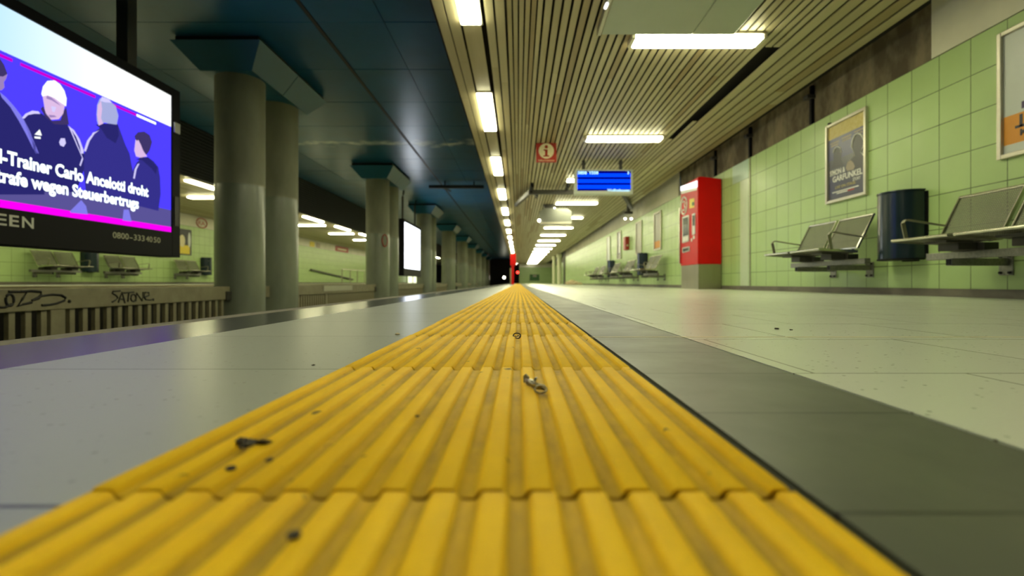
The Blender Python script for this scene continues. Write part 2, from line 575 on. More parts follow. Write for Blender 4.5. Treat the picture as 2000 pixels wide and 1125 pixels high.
# ribbed tactile strip: 14 ridges per plate, plates butt at slightly offset joints
def tactile():
    b = MB()
    joints = [-0.53, -0.125, 0.2757, 0.677, 1.0925, 1.433, 1.833]
    while joints[-1] < YF - 0.5:
        joints.append(joints[-1] + 0.4)
    x0, x1 = -0.2375, 0.1535
    prof = [(x0, -0.003), (x0, 0.0040), (x0 + 0.0012, 0.0050)]
    for k in range(-8, 6):
        g = 0.0000 + 0.0273 * k
        for dx, z in ((-0.0082, 0.0050), (-0.0070, 0.0044), (-0.0052, 0.0016), (-0.0040, 0.0004), (0.0, 0.0001), (0.0040, 0.0004), (0.0052, 0.0016), (0.0070, 0.0044), (0.0082, 0.0050)):
            prof.append((g + dx, z))
    prof += [(x1 - 0.0012, 0.0050), (x1, 0.0040), (x1, -0.003)]
    rnd = random.Random(3)
    for i in range(len(joints) - 1):
        a, c = joints[i], joints[i + 1]
        gap = 0.0052 if i == 4 else 0.0018
        g0 = 0.0042 if i == 5 else 0.0008
        sx, sz = rnd.uniform(-0.0016, 0.0016), rnd.uniform(-0.0004, 0.0005)
        tilt = rnd.uniform(-0.0004, 0.0004)
        rows = [(a + g0, -0.0045, 1), (a + g0, -0.0009, 0), (a + g0 + 0.0018, 0, 0), (c - gap - 0.0018, tilt, 0), (c - gap, tilt - 0.0009, 0), (c - gap, -0.0045, 1)]
        o = len(b.v)
        m = len(prof)
        for yy, dz, flat in rows:
            for (x, z) in prof:
                b.v.append(Vector((x + sx, yy, -0.0045 if flat else z + dz + sz)))
        for r_ in range(len(rows) - 1):
            for k in range(m - 1):
                b.f.append([o + r_ * m + k, o + r_ * m + k + 1, o + (r_ + 1) * m + k + 1, o + (r_ + 1) * m + k])
                b.m.append(0)
    return b


st = tactile().build('tactile_strip', 'strip', smooth=True)
tag(st, 'yellow ribbed tactile paving strip running down the platform floor', 'tactile paving')
tag(MB().box(-0.2375, 1.9, 1.0875, 1.0915, -0.004, 0.0006).build('expansion_joint', 'cream'), 'thin pale joint strip crossing the floor beside the small ring', 'joint strip')

# ------------------------------------------------------------------ right wall
struct(MB().box(WX, WX + 0.15, YN, 38.8, 0.0, 2.115).build('wall_right', 'wall'))
struct(MB().box(WX - 0.014, WX, YN, 38.8, 0.0, 0.068).build('baseboard_right', 'base', bevel=0.004))
struct(MB().box(WX + 0.055, WX + 0.2, 4.42, 11.4, 2.08, 3.0).build('wall_right_concrete', 'concrete'))
wp = MB()
y = YN
for a, c in ((YN, 1.4), (1.405, 4.42), (11.4, 14.3), (14.305, 17.3), (17.305, 20.3), (20.305, 23.3), (23.305, 26.3), (26.305, 29.3), (29.305, 32.3), (32.305, 35.5), (35.505, 38.8)):
    wp.box(WX - 0.004, WX + 0.03, a, c, 2.12, 2.72)
struct(wp.build('trim_4', 'white_panel', bevel=0.002))
struct(MB().box(WX - 0.004, WX + 0.001, 7.93, 8.22, 0.07, 1.80).build('trim_5', 'wall_patch'))
struct(MB().box(WX - 0.004, WX + 0.001, 7.93, 8.52, 1.81, 2.11).build('trim_6', 'wall_patch_blue'))
struct(MB().box(WX - 0.012, WX + 0.001, 7.86, 7.885, 0.07, 2.11).build('trim_7', 'steel'))
# end of the right wall, side wall, far wall
struct(MB().box(3.62, 3.9, 38.8, 39.5, 0, 2.6).build('wall_right_end', 'dark_steel'))
struct(MB().box(4.4, 4.5, 39.5, YF, 0, 2.115).build('wall_side', 'wall'))
struct(MB().box(4.4, 4.5, 39.5, YF, 2.115, 2.7).box(0.15, 4.5, YF - 0.02, YF + 0.1, 2.1, 2.7).build('trim_8', 'white_panel'))
struct(MB().box(0.15, 4.5, YF, YF + 0.1, 0, 2.1).build('wall_far', 'wall_end'))
struct(MB().box(-13, 0.15, 70, 70.2, -1.2, 4).build('wall_tunnel', 'void'))
struct(MB().box(0.25, 0.35, YF + 0.1, 70, -1.0, 3.5).build('wall_tunnel_side', 'void'))

for (yy, w, lab) in ((6.28, 0.045, 'black upright bracket on bare concrete above the dark concert poster'), (7.95, 0.05, 'dark rusty bracket on bare concrete above the pale tile column'), (9.35, 0.05, 'dark upright bracket on bare concrete above the red ticket machine')):
    t = thing('wall_bracket', lab, 'bracket', (WX + 0.055, yy, 2.13), 'brackets on the bare concrete band')
    MB().box(WX + 0.012, WX + 0.056, yy - w / 2, yy + w / 2, 2.13, 2.62).build('upright', 'black', t, bevel=0.003)
    MB().box(WX - 0.05, WX + 0.056, yy - w, yy + w, 2.45, 2.50).build('clip', 'dark_steel', t, bevel=0.003)

# ------------------------------------------------------------------ slatted ceiling over the platform
def slat_ceiling():
    b = MB()
    rnd = random.Random(11)

    def run(x0, x1, z=2.5, ya=YN, yb=YF, h=0.010):
        y = ya
        first = True
        while y < yb - 0.01:
            l = rnd.uniform(1.0, 3.4) if first else 3.4
            first = False
            e = min(y + l, yb)
            b.box(x0, x1, y, e - 0.006, z, z + h, rnd.choices((0, 1, 2), (6, 3, 1))[0])
            y = e
    run(-0.73, -0.643)
    run(-0.632, -0.535)
    run(-0.293, -0.218)
    run(-0.200, -0.120)
    for k in range(6):
        x = -0.098 + k * 0.054
        run(x, x + 0.040, 2.515)
    x = 0.232
    while x < 2.60:
        if 2.44 < x < 2.60:
            run(x, x + 0.058, ya=YN, yb=5.0)
            run(x, x + 0.058, ya=(8.2 if x < 2.53 else 7.3), yb=YF)
        else:
            run(x, x + 0.058)
        x += 0.081
    x = 2.665
    for k in range(6):
        run(x, x + 0.110)
        x += 0.1375
    return b


struct(slat_ceiling().build('ceiling', ['slat_a', 'slat_b', 'slat_c']))
struct(MB().box(-0.515, -0.345, YN, YF, 2.512, 2.53).build('ceiling_channel', 'slat_a'))
struct(MB().box(-0.73, 3.9, YN, YF, 2.66, 2.7).box(3.7, 4.5, 38.8, YF, 2.6, 2.66).box(-0.75, -0.735, YN, YF, 2.505, 3.5).build('ceiling_void', 'void'))

# crosswise lamps
cy = [4.79 + 3.27 * k for k in range(18)]
back_y = []
def cross_lamp(y):
    t = thing('ceiling_lamp', '', 'ceiling lamp', (1.725, y, 2.5), 'crosswise lamps of the near platform')
    MB().box(1.11, 2.34, y - 0.115, y + 0.115, 2.475, 2.499).build('housing', 'alu', t, bevel=0.004)
    for x0, x1 in ((1.08, 1.119), (2.331, 2.37)):
        MB().box(x0, x1, y - 0.10, y + 0.10, 2.438, 2.499).build('end_cap', 'alu', t, bevel=0.006)
    MB().box(1.12, 2.33, y - 0.11, y + 0.11, 2.438, 2.474).build('diffuser', 'lamp', t, bevel=0.02, seg=3)
    return t


cl_labels = ['crosswise tube lamp touching the edge of the flat grey ceiling panel', 'crosswise tube lamp hanging just ahead of the blue departure board', 'crosswise tube lamp mostly hidden behind the blue departure board',
             'crosswise tube lamp just above the grey hanging box', 'crosswise tube lamp whose left part hides behind the grey box', 'first full crosswise tube lamp beyond the grey hanging box', 'second full crosswise tube lamp beyond the grey hanging box']
t0 = cross_lamp(cy[0])
t0['label'] = cl_labels[0]
for k in range(1, 18):
    lab = cl_labels[k] if k < len(cl_labels) else 'distant crosswise tube lamp among the small ones over the platform end'
    dup(t0, (1.725, cy[k], 2.5), lab, group=t0['group'] if k < len(cl_labels) else 'small crosswise lamps at the platform end')

for yy in back_y:
    dup(t0, (1.725, yy, 2.5), 'crosswise tube lamp overhead, outside the photo behind the viewer', group='lamps behind the viewer')

# lengthwise lamps in the channel
ly = [-0.15 + 3.165 * k for k in range(18)]
def long_lamp(y):
    t = thing('channel_lamp', '', 'ceiling lamp', (-0.43, y, 2.51), 'lamps in the ceiling channel by the track')
    MB().box(-0.535, -0.325, y, y + 1.55, 2.495, 2.511).build('housing', 'alu', t, bevel=0.003)
    MB().box(-0.522, -0.338, y + 0.03, y + 1.5, 2.47, 2.494).build('diffuser', 'lamp', t, bevel=0.012, seg=3)
    return t


t0 = long_lamp(ly[1])
for k in range(0, 18):
    lab = 'rectangular lamp overhead beside the viewer, outside the photo' if k == 0 else 'rectangular lamp in the track side ceiling channel, cut by the top of the photo' if k == 1 else ('rectangular lamp in the track side ceiling channel, %s after the one cut by the top' % ['first', 'second', 'third', 'fourth', 'fifth'][k - 2] if k < 7 else 'small distant square of light in the track side ceiling channel')
    if k == 1:
        t0['label'] = lab
    else:
        dup(t0, (-0.43, ly[k], 2.51), lab, group=t0['group'] if k < 7 else 'distant channel lamps')

# flat service panel under the slats, close overhead
t = thing('ceiling_panel', 'large flat grey green panel hanging under the slatted ceiling at the top', 'ceiling panel', (1.4, 3.6, 2.5))
MB().box(0.776, 1.622, 1.6, 4.625, 2.44, 2.499).build('panel', 'grey_panel', t, bevel=0.006)
MB().box(1.626, 2.02, 1.6, 4.625, 2.44, 2.499).build('panel', 'grey_panel', t, bevel=0.006)
MB().box(0.735, 0.772, 1.6, 4.62, 2.425, 2.499).build('edge_strip', 'steel', t, bevel=0.006)
lx, lyy, lz = at(1184, 10, 4.1)  # glowing dot stands in for a lamp reflection on the panel lip
MB().cyl((lx, lyy - 0.04, lz - 0.012), (lx, lyy + 0.04, lz + 0.0), 0.014, 12).build('glow_dot', 'k_light', t)['label'] = 'small white glowing dot for a lamp glint'

# ------------------------------------------------------------------ hanging things over the platform
# information sign
y = 8.42
a, c = at(1047, 279, y), at(1087, 316.5, y)
t = thing('information_sign', 'square red information sign with a cream letter i, hung under the slats', 'sign', ((a.x + c.x) / 2, y, 2.5))
MB().box(a.x, c.x, y, y + 0.05, c.z, 2.5).build('panel', 'red_sign', t, bevel=0.004)
cx_, cz_ = (a.x + c.x) / 2, (a.z + c.z) / 2 + 0.025
MB().cyl((cx_, y - 0.002, cz_), (cx_, y + 0.001, cz_), 0.130, 40).build('disc', 'cream', t)
d = MB()
d.cyl((cx_, y - 0.004, cz_ + 0.070), (cx_, y - 0.0015, cz_ + 0.070), 0.028, 20)
d.box(cx_ - 0.022, cx_ + 0.022, y - 0.004, y - 0.0015, cz_ - 0.09, cz_ + 0.026)
d.box(cx_ - 0.045, cx_ + 0.0, y - 0.004, y - 0.0015, cz_ + 0.004, cz_ + 0.026)
d.box(cx_ - 0.05, cx_ + 0.05, y - 0.004, y - 0.0015, cz_ - 0.098, cz_ - 0.076)
d.build('letter', 'red_sign', t)
words('Information', 0.042, (a.x + 0.04, y - 0.0012, c.z + 0.016), '-y', 'caption', 'cream', t, width=c.x - a.x - 0.08)

# departure board
y = 9.55
a, c = at(1123, 331, y), at(1236, 379, y)
t = thing('departure_board', 'blue lit departure board in a grey frame hanging from the ceiling', 'departure board', ((a.x + c.x) / 2, y, 2.5))
fr = MB()
fr.box(a.x, c.x, y + 0.02, y + 0.20, c.z, a.z)
gx0, gx1 = at(1127.5, 0, y).x, at(1232, 0, y).x
gz0, gz1 = at(0, 372.5, y).z, at(0, 333.5, y).z
fr.box(a.x, gx0, y, y + 0.02, c.z, a.z)
fr.box(gx1, c.x, y, y + 0.02, c.z, a.z)
fr.box(gx0, gx1, y, y + 0.02, gz1, a.z)
fr.box(gx0, gx1, y, y + 0.02, c.z, gz0)
fr.build('casing', 'grey_panel', t)
MB().box(gx0, gx1, y + 0.012, y + 0.0195, gz0, gz1).build('display', 'd_dark', t)
for v0, v1 in ((338.5, 345.5), (349.8, 357), (361, 368.5)):
    MB().box(gx0, gx1, y + 0.009, y + 0.0115, at(0, v1, y).z, at(0, v0, y).z).build('display_row', 'd_blue', t)
words('5858', 0.075, (at(1128.5, 0, y).x, y + 0.006, at(0, 339.8, y).z), '-y', 'lettering', 'd_text', t, bold=0.003, width=0.175)
words('Y558', 0.075, (at(1149.5, 0, y).x, y + 0.006, at(0, 339.8, y).z), '-y', 'lettering', 'd_text', t, bold=0.003, width=0.19)
words('3', 0.07, (at(1225.5, 0, y).x, y + 0.006, at(0, 339.8, y).z), '-y', 'lettering', 'd_text', t, bold=0.003)
words('Wolfrathausen', 0.062, (at(1186, 0, y).x, y - 0.001, at(0, 373.6, y).z), '-y', 'lettering', 'd_text', t, bold=0.002, width=0.435)
for u in (1141, 1214):
    px = at(u, 0, y).x
    MB().box(px - 0.03, px + 0.03, y + 0.07, y + 0.13, a.z, 2.5).build('hanger', 'dark_steel', t, bevel=0.004)

# bent rail frame under the ceiling
z = 2.37
t = thing('ceiling_rail', 'dark bent rail frame hung under the ceiling behind the departure board', 'rail', (1.4, 12.4, 2.5))
for p, q in (((0.26, 12.3, z), (2.62, 12.3, z)), ((-0.06, 14.3, z), (0.30, 12.28, z)), ((2.58, 12.28, z), (3.36, 14.7, z))):
    MB().bar(p, q, 0.09, 0.11).build('rail', 'dark_steel', t, bevel=0.01)
for (x, yy) in ((0.33, 12.0), (1.20, 12.0), (0.50, 13.2), (2.5, 12.1)):
    MB().box(x - 0.03, x + 0.03, yy - 0.45 * 0.5, yy + 0.45 * 0.5, 2.40, 2.4995).build('hanger', 'black', t, bevel=0.004)
MB().bar((0.33, 12.25, 2.37), (0.50, 13.05, 2.40), 0.04, 0.05).build('stay', 'black', t)

# grey projector box
y = 14.9
t = thing('projector_box', 'grey tapered box with a small lamp, hanging from the slatted ceiling', 'projector', (at(1085, 0, y).x, y, 2.5))
X0, X1 = at(1054, 0, y).x, at(1117, 0, y).x
zb, zm, zt = at(0, 437, y).z, at(0, 413, y).z, at(0, 406, y).z
MB().prism([(X0, y, zb), (X1, y, zb), (X1, y, zm), (X1 - 0.12, y + 0.02, zt), (X0 + 0.12, y + 0.02, zt), (X0, y, zm)],
           [(X0 + 0.04, y + 0.55, zb + 0.02), (X1 - 0.04, y + 0.55, zb + 0.02), (X1 - 0.04, y + 0.55, zm), (X1 - 0.14, y + 0.5, zt), (X0 + 0.14, y + 0.5, zt), (X0 + 0.04, y + 0.55, zm)]).build('housing', 'box_grey', t, bevel=0.015)
MB().box(X0 + 0.02, X1 - 0.02, y - 0.015, y + 0.02, zb - 0.012, zb + 0.05).build('lower_lip', 'alu', t, bevel=0.004)
MB().box(X0 + 0.16, X0 + 0.50, y + 0.1, y + 0.4, zt - 0.01, 2.5).build('mount', 'dark_steel', t, bevel=0.01)
p = at(1053, 430.5, y - 0.03)
MB().cyl(p, p + Vector((0, 0.05, 0)), 0.042, 16).build('lamp', 'spot', t)
p = at(1083, 406, y - 0.01)
MB().cyl(p, p + Vector((0, 0.03, 0)), 0.018, 12).build('glow_dot', 'spot', t)

# twin spotlight by the right wall
y = 15.2
t = thing('twin_spotlight', 'pair of small bright spots on a dark bracket near the right wall', 'spotlight', (at(1228, 0, y).x, y, 2.5))
p = at(1228, 414, y)
MB().box(p.x - 0.05, p.x + 0.05, y, y + 0.1, p.z, 2.5).build('bracket', 'dark_steel', t, bevel=0.005)
MB().box(p.x - 0.13, p.x + 0.13, y, y + 0.09, p.z - 0.05, p.z + 0.02).build('bracket', 'dark_steel', t, bevel=0.005)
for u in (1221, 1233):
    p = at(u, 427, y - 0.02)
    MB().cyl(p + Vector((0, 0.0, 0)), p + Vector((0, 0.10, 0.03)), 0.042, 18, 0.03).build('lamp_head', 'dark_steel', t, smooth=True)
    MB().cyl(p + Vector((0, -0.006, 0)), p + Vector((0, 0.0, 0)), 0.034, 18).build('bulb', 'spot', t)

# ------------------------------------------------------------------ benches, wall bins
def perforated(corner, eu, ev, nu, nv, hole=0.60):
    """Sheet of nu x nv square-holed cells spanned by the edge vectors eu, ev."""
    b = MB()
    corner, eu, ev = Vector(corner), Vector(eu), Vector(ev)
    du, dv = eu / nu, ev / nv
    idx = {}

    def vid(i, j):
        if (i, j) not in idx:
            idx[(i, j)] = len(b.v)
            b.v.append(corner + du * i + dv * j)
        return idx[(i, j)]
    h = (1 - hole) / 2
    for i in range(nu):
        for j in range(nv):
            o = [vid(i, j), vid(i + 1, j), vid(i + 1, j + 1), vid(i, j + 1)]
            n0 = len(b.v)
            for a, c in ((h, h), (1 - h, h), (1 - h, 1 - h), (h, 1 - h)):
                b.v.append(corner + du * (i + a) + dv * (j + c))
            for k in range(4):
                b.f.append([o[k], o[(k + 1) % 4], n0 + (k + 1) % 4, n0 + k])
                b.m.append(0)
    return b


def make_bench(yc, label, group):
    t = thing('bench', label, 'bench', (WX, yc, 0), group)
    for k, s in enumerate((-1, 1)):
        ya, yb = (yc - 0.545, yc - 0.025) if s < 0 else (yc + 0.025, yc + 0.545)
        A, B = Vector((WX - 0.685, 0, 0.455)), Vector((WX - 0.305, 0, 0.435))
        se = perforated((A.x + 0.008, ya + 0.01, A.z), (0, yb - ya - 0.02, 0), (B.x - A.x - 0.016, 0, B.z - A.z), 31, 23).build('seat', 'mesh', t, solid=0.002)
        rim = MB()
        rim.tube([(A.x, ya, A.z), (A.x, yb, A.z)], 0.011, 10)
        rim.bar((A.x, ya + 0.004, A.z), (B.x, ya + 0.004, B.z), 0.010, 0.026)
        rim.bar((A.x, yb - 0.004, A.z), (B.x, yb - 0.004, B.z), 0.010, 0.026)
        rim.bar((B.x, ya, B.z), (B.x, yb, B.z), 0.012, 0.03)
        rim.build('seat_rim', 'steel_bright', se, smooth=True)
        MB().box(WX - 0.56, WX - 0.36, (ya + yb) / 2 - 0.10, (ya + yb) / 2 + 0.10, 0.415, 0.432).box(WX - 0.32, WX - 0.21, (ya + yb) / 2 - 0.14, (ya + yb) / 2 + 0.14, 0.36, 0.415).box(WX - 0.46, WX - 0.27, (ya + yb) / 2 - 0.09, (ya + yb) / 2 + 0.09, 0.36, 0.42).build('seat_mount', 'dark_steel', se, bevel=0.004)
        C, D = Vector((WX - 0.300, 0, 0.470)), Vector((WX - 0.135, 0, 0.805))
        bk = perforated((C.x, ya + 0.01, C.z), (0, yb - ya - 0.02, 0), (D.x - C.x, 0, D.z - C.z), 31, 23).build('backrest', 'mesh', t, solid=0.002)
        rim = MB()
        rim.tube([(D.x, ya, D.z), (D.x, yb, D.z)], 0.013, 10)
        rim.bar((C.x, ya + 0.004, C.z), (D.x, ya + 0.004, D.z), 0.010, 0.022)
        rim.bar((C.x, yb - 0.004, C.z), (D.x, yb - 0.004, D.z), 0.010, 0.022)
        rim.bar((C.x, ya, C.z), (C.x, yb, C.z), 0.022, 0.012)
        rim.build('backrest_rim', 'steel_bright', bk, smooth=True)
        MB().bar((B.x, (ya + yb) / 2 - 0.17, 0.42), (C.x + 0.03, (ya + yb) / 2 - 0.17, C.z + 0.02), 0.03, 0.012).bar((B.x, (ya + yb) / 2 + 0.17, 0.42), (C.x + 0.03, (ya + yb) / 2 + 0.17, C.z + 0.02), 0.03, 0.012).build('backrest_stay', 'dark_steel', bk)
    for s in (-1, 1):
        yy = yc + s * 0.548
        arm = MB()
        pts = [(WX - 0.565, yy, 0.455), (WX - 0.595, yy, 0.60), (WX - 0.580, yy, 0.622), (WX - 0.555, yy, 0.626), (WX - 0.235, yy, 0.575), (WX - 0.215, yy, 0.590)]
        for p, q in zip(pts[:-1], pts[1:]):
            arm.bar(p, q, 0.032, 0.011)
        arm.build('armrest', 'steel', t, bevel=0.003)
    MB().box(WX - 0.30, WX - 0.24, yc - 0.64, yc + 0.68, 0.303, 0.36).build('beam', 'galv', t, bevel=0.004)
    for s in (-1, 1):
        yy = yc + s * 0.30
        b = MB()
        b.box(WX - 0.44, WX - 0.008, yy - 0.025, yy + 0.025, 0.248, 0.303)
        b.box(WX - 0.010, WX - 0.0005, yy - 0.055, yy + 0.055, 0.175, 0.335)
        sb = b.build('wall_support', 'galv', t, bevel=0.003)
        MB().box(WX - 0.445, WX - 0.4405, yy - 0.021, yy + 0.021, 0.253, 0.298).build('tube_end_shade', 'black', sb)  # black plate in place of the shade inside the open tube end
        for dy in (-0.035, 0.035):
            for zz in (0.195, 0.318):
                MB().cyl((WX - 0.026, yy + dy, zz), (WX - 0.010, yy + dy, zz), 0.010, 8).build('bolt', 'black', sb)
    return t


GB = 'perforated steel benches on the right wall'
bench = make_bench(3.44, 'perforated steel bench at the right edge, before the first navy bin', GB)
for yy, lab in ((5.49, 'perforated steel bench under the dark concert poster, beyond the nearest navy bin'), (12.75, 'steel bench under the first far poster just beyond the red ticket machine'), (15.5, 'steel bench behind the middle navy bin along the right wall'),
                (17.6, 'steel bench just before the farthest navy bin on the right wall'), (20.5, 'steel bench just beyond the farthest navy bin on the right wall'), (22.1, 'farthest steel bench along the right wall')):
    dup(bench, (WX, yy, 0), lab)
OX, OZ = -11.6, 0.07
GO = 'perforated steel benches on the opposite platform'
for yy, lab in ((12.15, 'steel bench on the opposite platform, left of the first opposite bin'), (14.2, 'steel bench on the opposite platform between the two opposite bins, under the screen corner'), (17.0, 'steel bench on the opposite platform below the yellow and black poster')):
    dup(bench, (OX, yy, OZ), lab, math.pi, GO)


def make_bin(yc, label, group):
    t = thing('wall_bin', label, 'litter bin', (WX, yc, 0.335), group)
    r, dpt = 0.205, 0.235
    ring = [(WX - 0.02, yc - r)] + [(WX - 0.02 - dpt * math.sin(math.pi * k / 20) ** 0.8 if 0 < k < 20 else WX - 0.02, yc - r * math.cos(math.pi * k / 20)) for k in range(1, 20)] + [(WX - 0.02, yc + r)]
    MB().prism([(x, y_, 0.34) for x, y_ in ring], [(x, y_, 0.955) for x, y_ in ring]).build('body', 'bin', t, smooth=True, bevel=0.004)
    big = [(WX - 0.02 + (x - WX + 0.02) * 1.03, yc + (y_ - yc) * 1.03) for x, y_ in ring]
    MB().prism([(x, y_, 0.955) for x, y_ in big], [(x, y_, 0.972) for x, y_ in big]).build('lid', 'bin', t, bevel=0.004)
    MB().prism([(x, y_, 0.330) for x, y_ in big], [(x, y_, 0.343) for x, y_ in big]).build('bottom_rim', 'black', t, bevel=0.003)
    MB().box(WX - 0.021, WX - 0.001, yc - r - 0.012, yc + r + 0.012, 0.345, 0.95).box(WX - 0.06, WX - 0.001, yc - 0.12, yc + 0.02, 0.318, 0.34).build('wall_plate', 'black', t, bevel=0.003)
    MB().cyl((WX - 0.232, yc + 0.10, 0.85), (WX - 0.20, yc + 0.10, 0.85), 0.012, 10).build('lock', 'steel', t)
    return t


bin0 = make_bin(4.67, 'dark navy half round wall bin between the two nearest benches', 'navy wall bins')
for yy, lab in ((14.3, 'dark navy wall bin beyond the ticket machine, behind the first far bench'), (19.1, 'farthest dark navy wall bin on the right wall')):
    dup(bin0, (WX, yy, 0.335), lab)
for yy, lab in ((13.3, 'dark bin on the opposite wall, half hidden under the news screen'), (18.25, 'dark bin on the opposite wall beside the pillar')):
    dup(bin0, (OX, yy, 0.335 + OZ), lab, math.pi, 'bins on the opposite platform')

# ------------------------------------------------------------------ poster frames on the right wall
def poster_frame(y0, y1, z0, z1, name, label, group, sheet, fw=0.035):
    t = thing(name, label, 'poster', (WX, (y0 + y1) / 2, z0), group)
    f = MB()
    f.box(WX - 0.035, WX - 0.0005, y0, y0 + fw, z0, z1).box(WX - 0.035, WX - 0.0005, y1 - fw, y1, z0, z1)
    f.box(WX - 0.035, WX - 0.0005, y0 + fw, y1 - fw, z0, z0 + fw).box(WX - 0.035, WX - 0.0005, y0 + fw, y1 - fw, z1 - fw, z1)
    f.build('frame', 'alu', t, bevel=0.006)
    s = MB().box(WX - 0.012, WX - 0.0008, y0 + fw, y1 - fw, z0 + fw, z1 - fw).build('print', sheet, t)
    return t, s


PX = WX - 0.0125


def pr(b, pts, k=1):
    """printed shape traced at (u, v)"""
    b.plate_x([side(u, v, PX) for u, v in pts], PX - 0.0006 * k, PX - 0.0006 * (k - 1) + 0.0002)
    return b


# nearest poster: white sheet with orange block
t, s = poster_frame(3.07, 3.79, 1.055, 2.02, 'poster_frame', 'framed white poster with orange block high on the wall at right edge', 'posters on the right wall', 'poster_white')
zz = lambda v, u=1967: side(u, v, PX)[1]
MB().box(PX - 0.0006, PX, 3.11, 3.752, zz(284), zz(228)).build('orange_block', 'orange_print', s)
y1_ = side(1983, 0, PX)[0]
words('1', 0.125, (PX - 0.0014, y1_ - 0.012, zz(249.7, 1984)), '-x', 'lettering', 'ink', s, bold=0.005)
MB().box(PX - 0.002, PX, y1_ - 0.085, y1_, zz(249.7, 1984) - 0.006, zz(249.7, 1984) + 0.014).build('lettering', 'ink', s)
words('M', 0.062, (PX - 0.0014, side(1992.3, 0, PX)[0], zz(264, 1993)), '-x', 'lettering', 'ink', s, bold=0.003)
MB().box(PX - 0.0012, PX, 3.3, side(1995.5, 0, PX)[0], zz(212, 1996), zz(198, 1996)).build('violet_bar', 'violet_ink', s)

# dark concert poster
t, s = poster_frame(5.215, 5.905, 1.05, 1.985, 'poster_frame', 'framed dark concert poster with two rim lit figures and yellow header', 'posters on the right wall', 'poster_dark')
Y0, Y1 = 5.25, 5.87
MB().box(PX - 0.0006, PX, Y0, Y1, 1.80, 1.95).build('yellow_header', 'gold_print', s)
MB().box(PX - 0.0006, PX, Y0, Y1, 1.55, 1.80).build('night_sky', 'poster_blue', s)
rim = MB()
hd = [(1664, 287), (1665.5, 276), (1670, 264), (1676, 260), (1682, 262), (1687, 270), (1688, 281)]
rim.tube([Vector((PX - 0.004,) + side(u, v, PX)) for u, v in hd], 0.008, 6)
rim.tube([Vector((PX - 0.004,) + side(u, v, PX)) for u, v in [(1688, 281), (1685, 290), (1682, 297), (1686, 302), (1689, 304)]], 0.004, 6)
rim.tube([Vector((PX - 0.004,) + side(u, v, PX)) for u, v in [(1664, 287), (1668, 296), (1670, 303), (1664, 309), (1658, 315)]], 0.003, 6)
rim.tube([Vector((PX - 0.004,) + side(u, v, PX)) for u, v in [(1628.5, 298), (1631, 290), (1637, 286), (1642, 289), (1644, 298)]], 0.007, 6)
rim.build('figure_outline', 'white', s)
MB2 = MB()
for pts in ([(1664, 287), (1666, 274), (1671, 264), (1676, 262), (1683, 265), (1686, 274), (1686, 287), (1681, 297), (1688, 306), (1688, 330), (1653, 330), (1660, 315), (1670, 303), (1667, 296)],
            [(1628, 300), (1632, 291), (1637, 288), (1642, 292), (1644, 302), (1642, 312), (1648, 325), (1625, 330), (1628, 312)]):
    pr(MB2, pts, 2)
MB2.build('figure', 'poster_shadow', s)
pr(MB(), [(1655, 318), (1660, 311), (1667, 318), (1670, 325), (1667, 331), (1655, 334), (1652, 328)], 3).build('hands', 'skin_print', s)
bl = MB()
for ya, yb, za in ((5.83, 5.68, 1.74), (5.63, 5.47, 1.75), (5.42, 5.28, 1.76)):
    bl.box(PX - 0.0012, PX, yb, ya, za, za + 0.018).box(PX - 0.0012, PX, yb + 0.01, ya - 0.01, za - 0.03, za - 0.012)
bl.build('small_print', 'skin_print', s)
words('SIMON &', 0.085, (PX - 0.002, 5.84, 1.372), '-x', 'lettering', 'white', s, width=0.27, bold=0.002)
words('GARFUNKEL', 0.092, (PX - 0.002, 5.79, 1.290), '-x', 'lettering', 'white', s, width=0.50, bold=0.002)
words('STORY', 0.05, (PX - 0.002, 5.44, 1.238), '-x', 'lettering', 'white', s, width=0.12)
words('LIVE ON STAGE', 0.045, (PX - 0.002, 5.74, 1.205), '-x', 'lettering', 'gold_print', s, width=0.34)
sp = MB()
for ya, yb, za in ((5.80, 5.35, 1.165), (5.72, 5.44, 1.145)):
    sp.box(PX - 0.0012, PX, yb, ya, za, za + 0.011)
sp.build('small_print', 'white', s)
MB().box(PX - 0.0014, PX, 5.42, 5.53, 1.143, 1.158).build('red_print', 'red_sign', s)
MB().cyl((WX - 0.02, 5.84, 1.985), (WX - 0.02, 5.84, 2.005), 0.02, 10).build('hanger', 'dark_steel', t)

# far posters on the right wall
for y0, y1, sheet, lab in ((12.72, 13.38, 'poster_grey', 'narrow looking brown poster with orange foot, above the first far bench'), (14.75, 15.45, 'poster_grey', 'plain brown poster left of the orange wall box'),
                           (17.7, 18.35, 'poster_dark', 'dark brown poster with a white mark, right after the orange wall box'), (19.8, 20.5, 'poster_white', 'pale faded poster, farthest one on the right wall')):
    t, s = poster_frame(y0, y1, 0.98, 1.99, 'poster_frame', lab, 'posters on the right wall', sheet)
    if y0 < 13:
        MB().box(PX - 0.001, PX, y0 + 0.04, y1 - 0.04, 1.04, 1.22).build('orange_block', 'orange_print', s)
    if 17 < y0 < 18:
        MB().box(PX - 0.001, PX, y0 + 0.2, y1 - 0.2, 1.2, 1.42).build('white_mark', 'white', s)
        MB().box(PX - 0.001, PX, y0 + 0.06, y1 - 0.06, 1.05, 1.14).build('white_foot', 'poster_grey', s)
t = thing('alarm_box', 'small orange red wall box between two posters on the right wall', 'alarm box', (WX, 16.6, 1.2))
MB().box(WX - 0.13, WX - 0.001, 16.45, 16.8, 1.22, 1.66).build('body', 'red_sign', t, bevel=0.012)
MB().cyl((WX - 0.06, 16.448, 1.36), (WX - 0.06, 16.44, 1.36), 0.035, 14).build('button', 'cream', t)

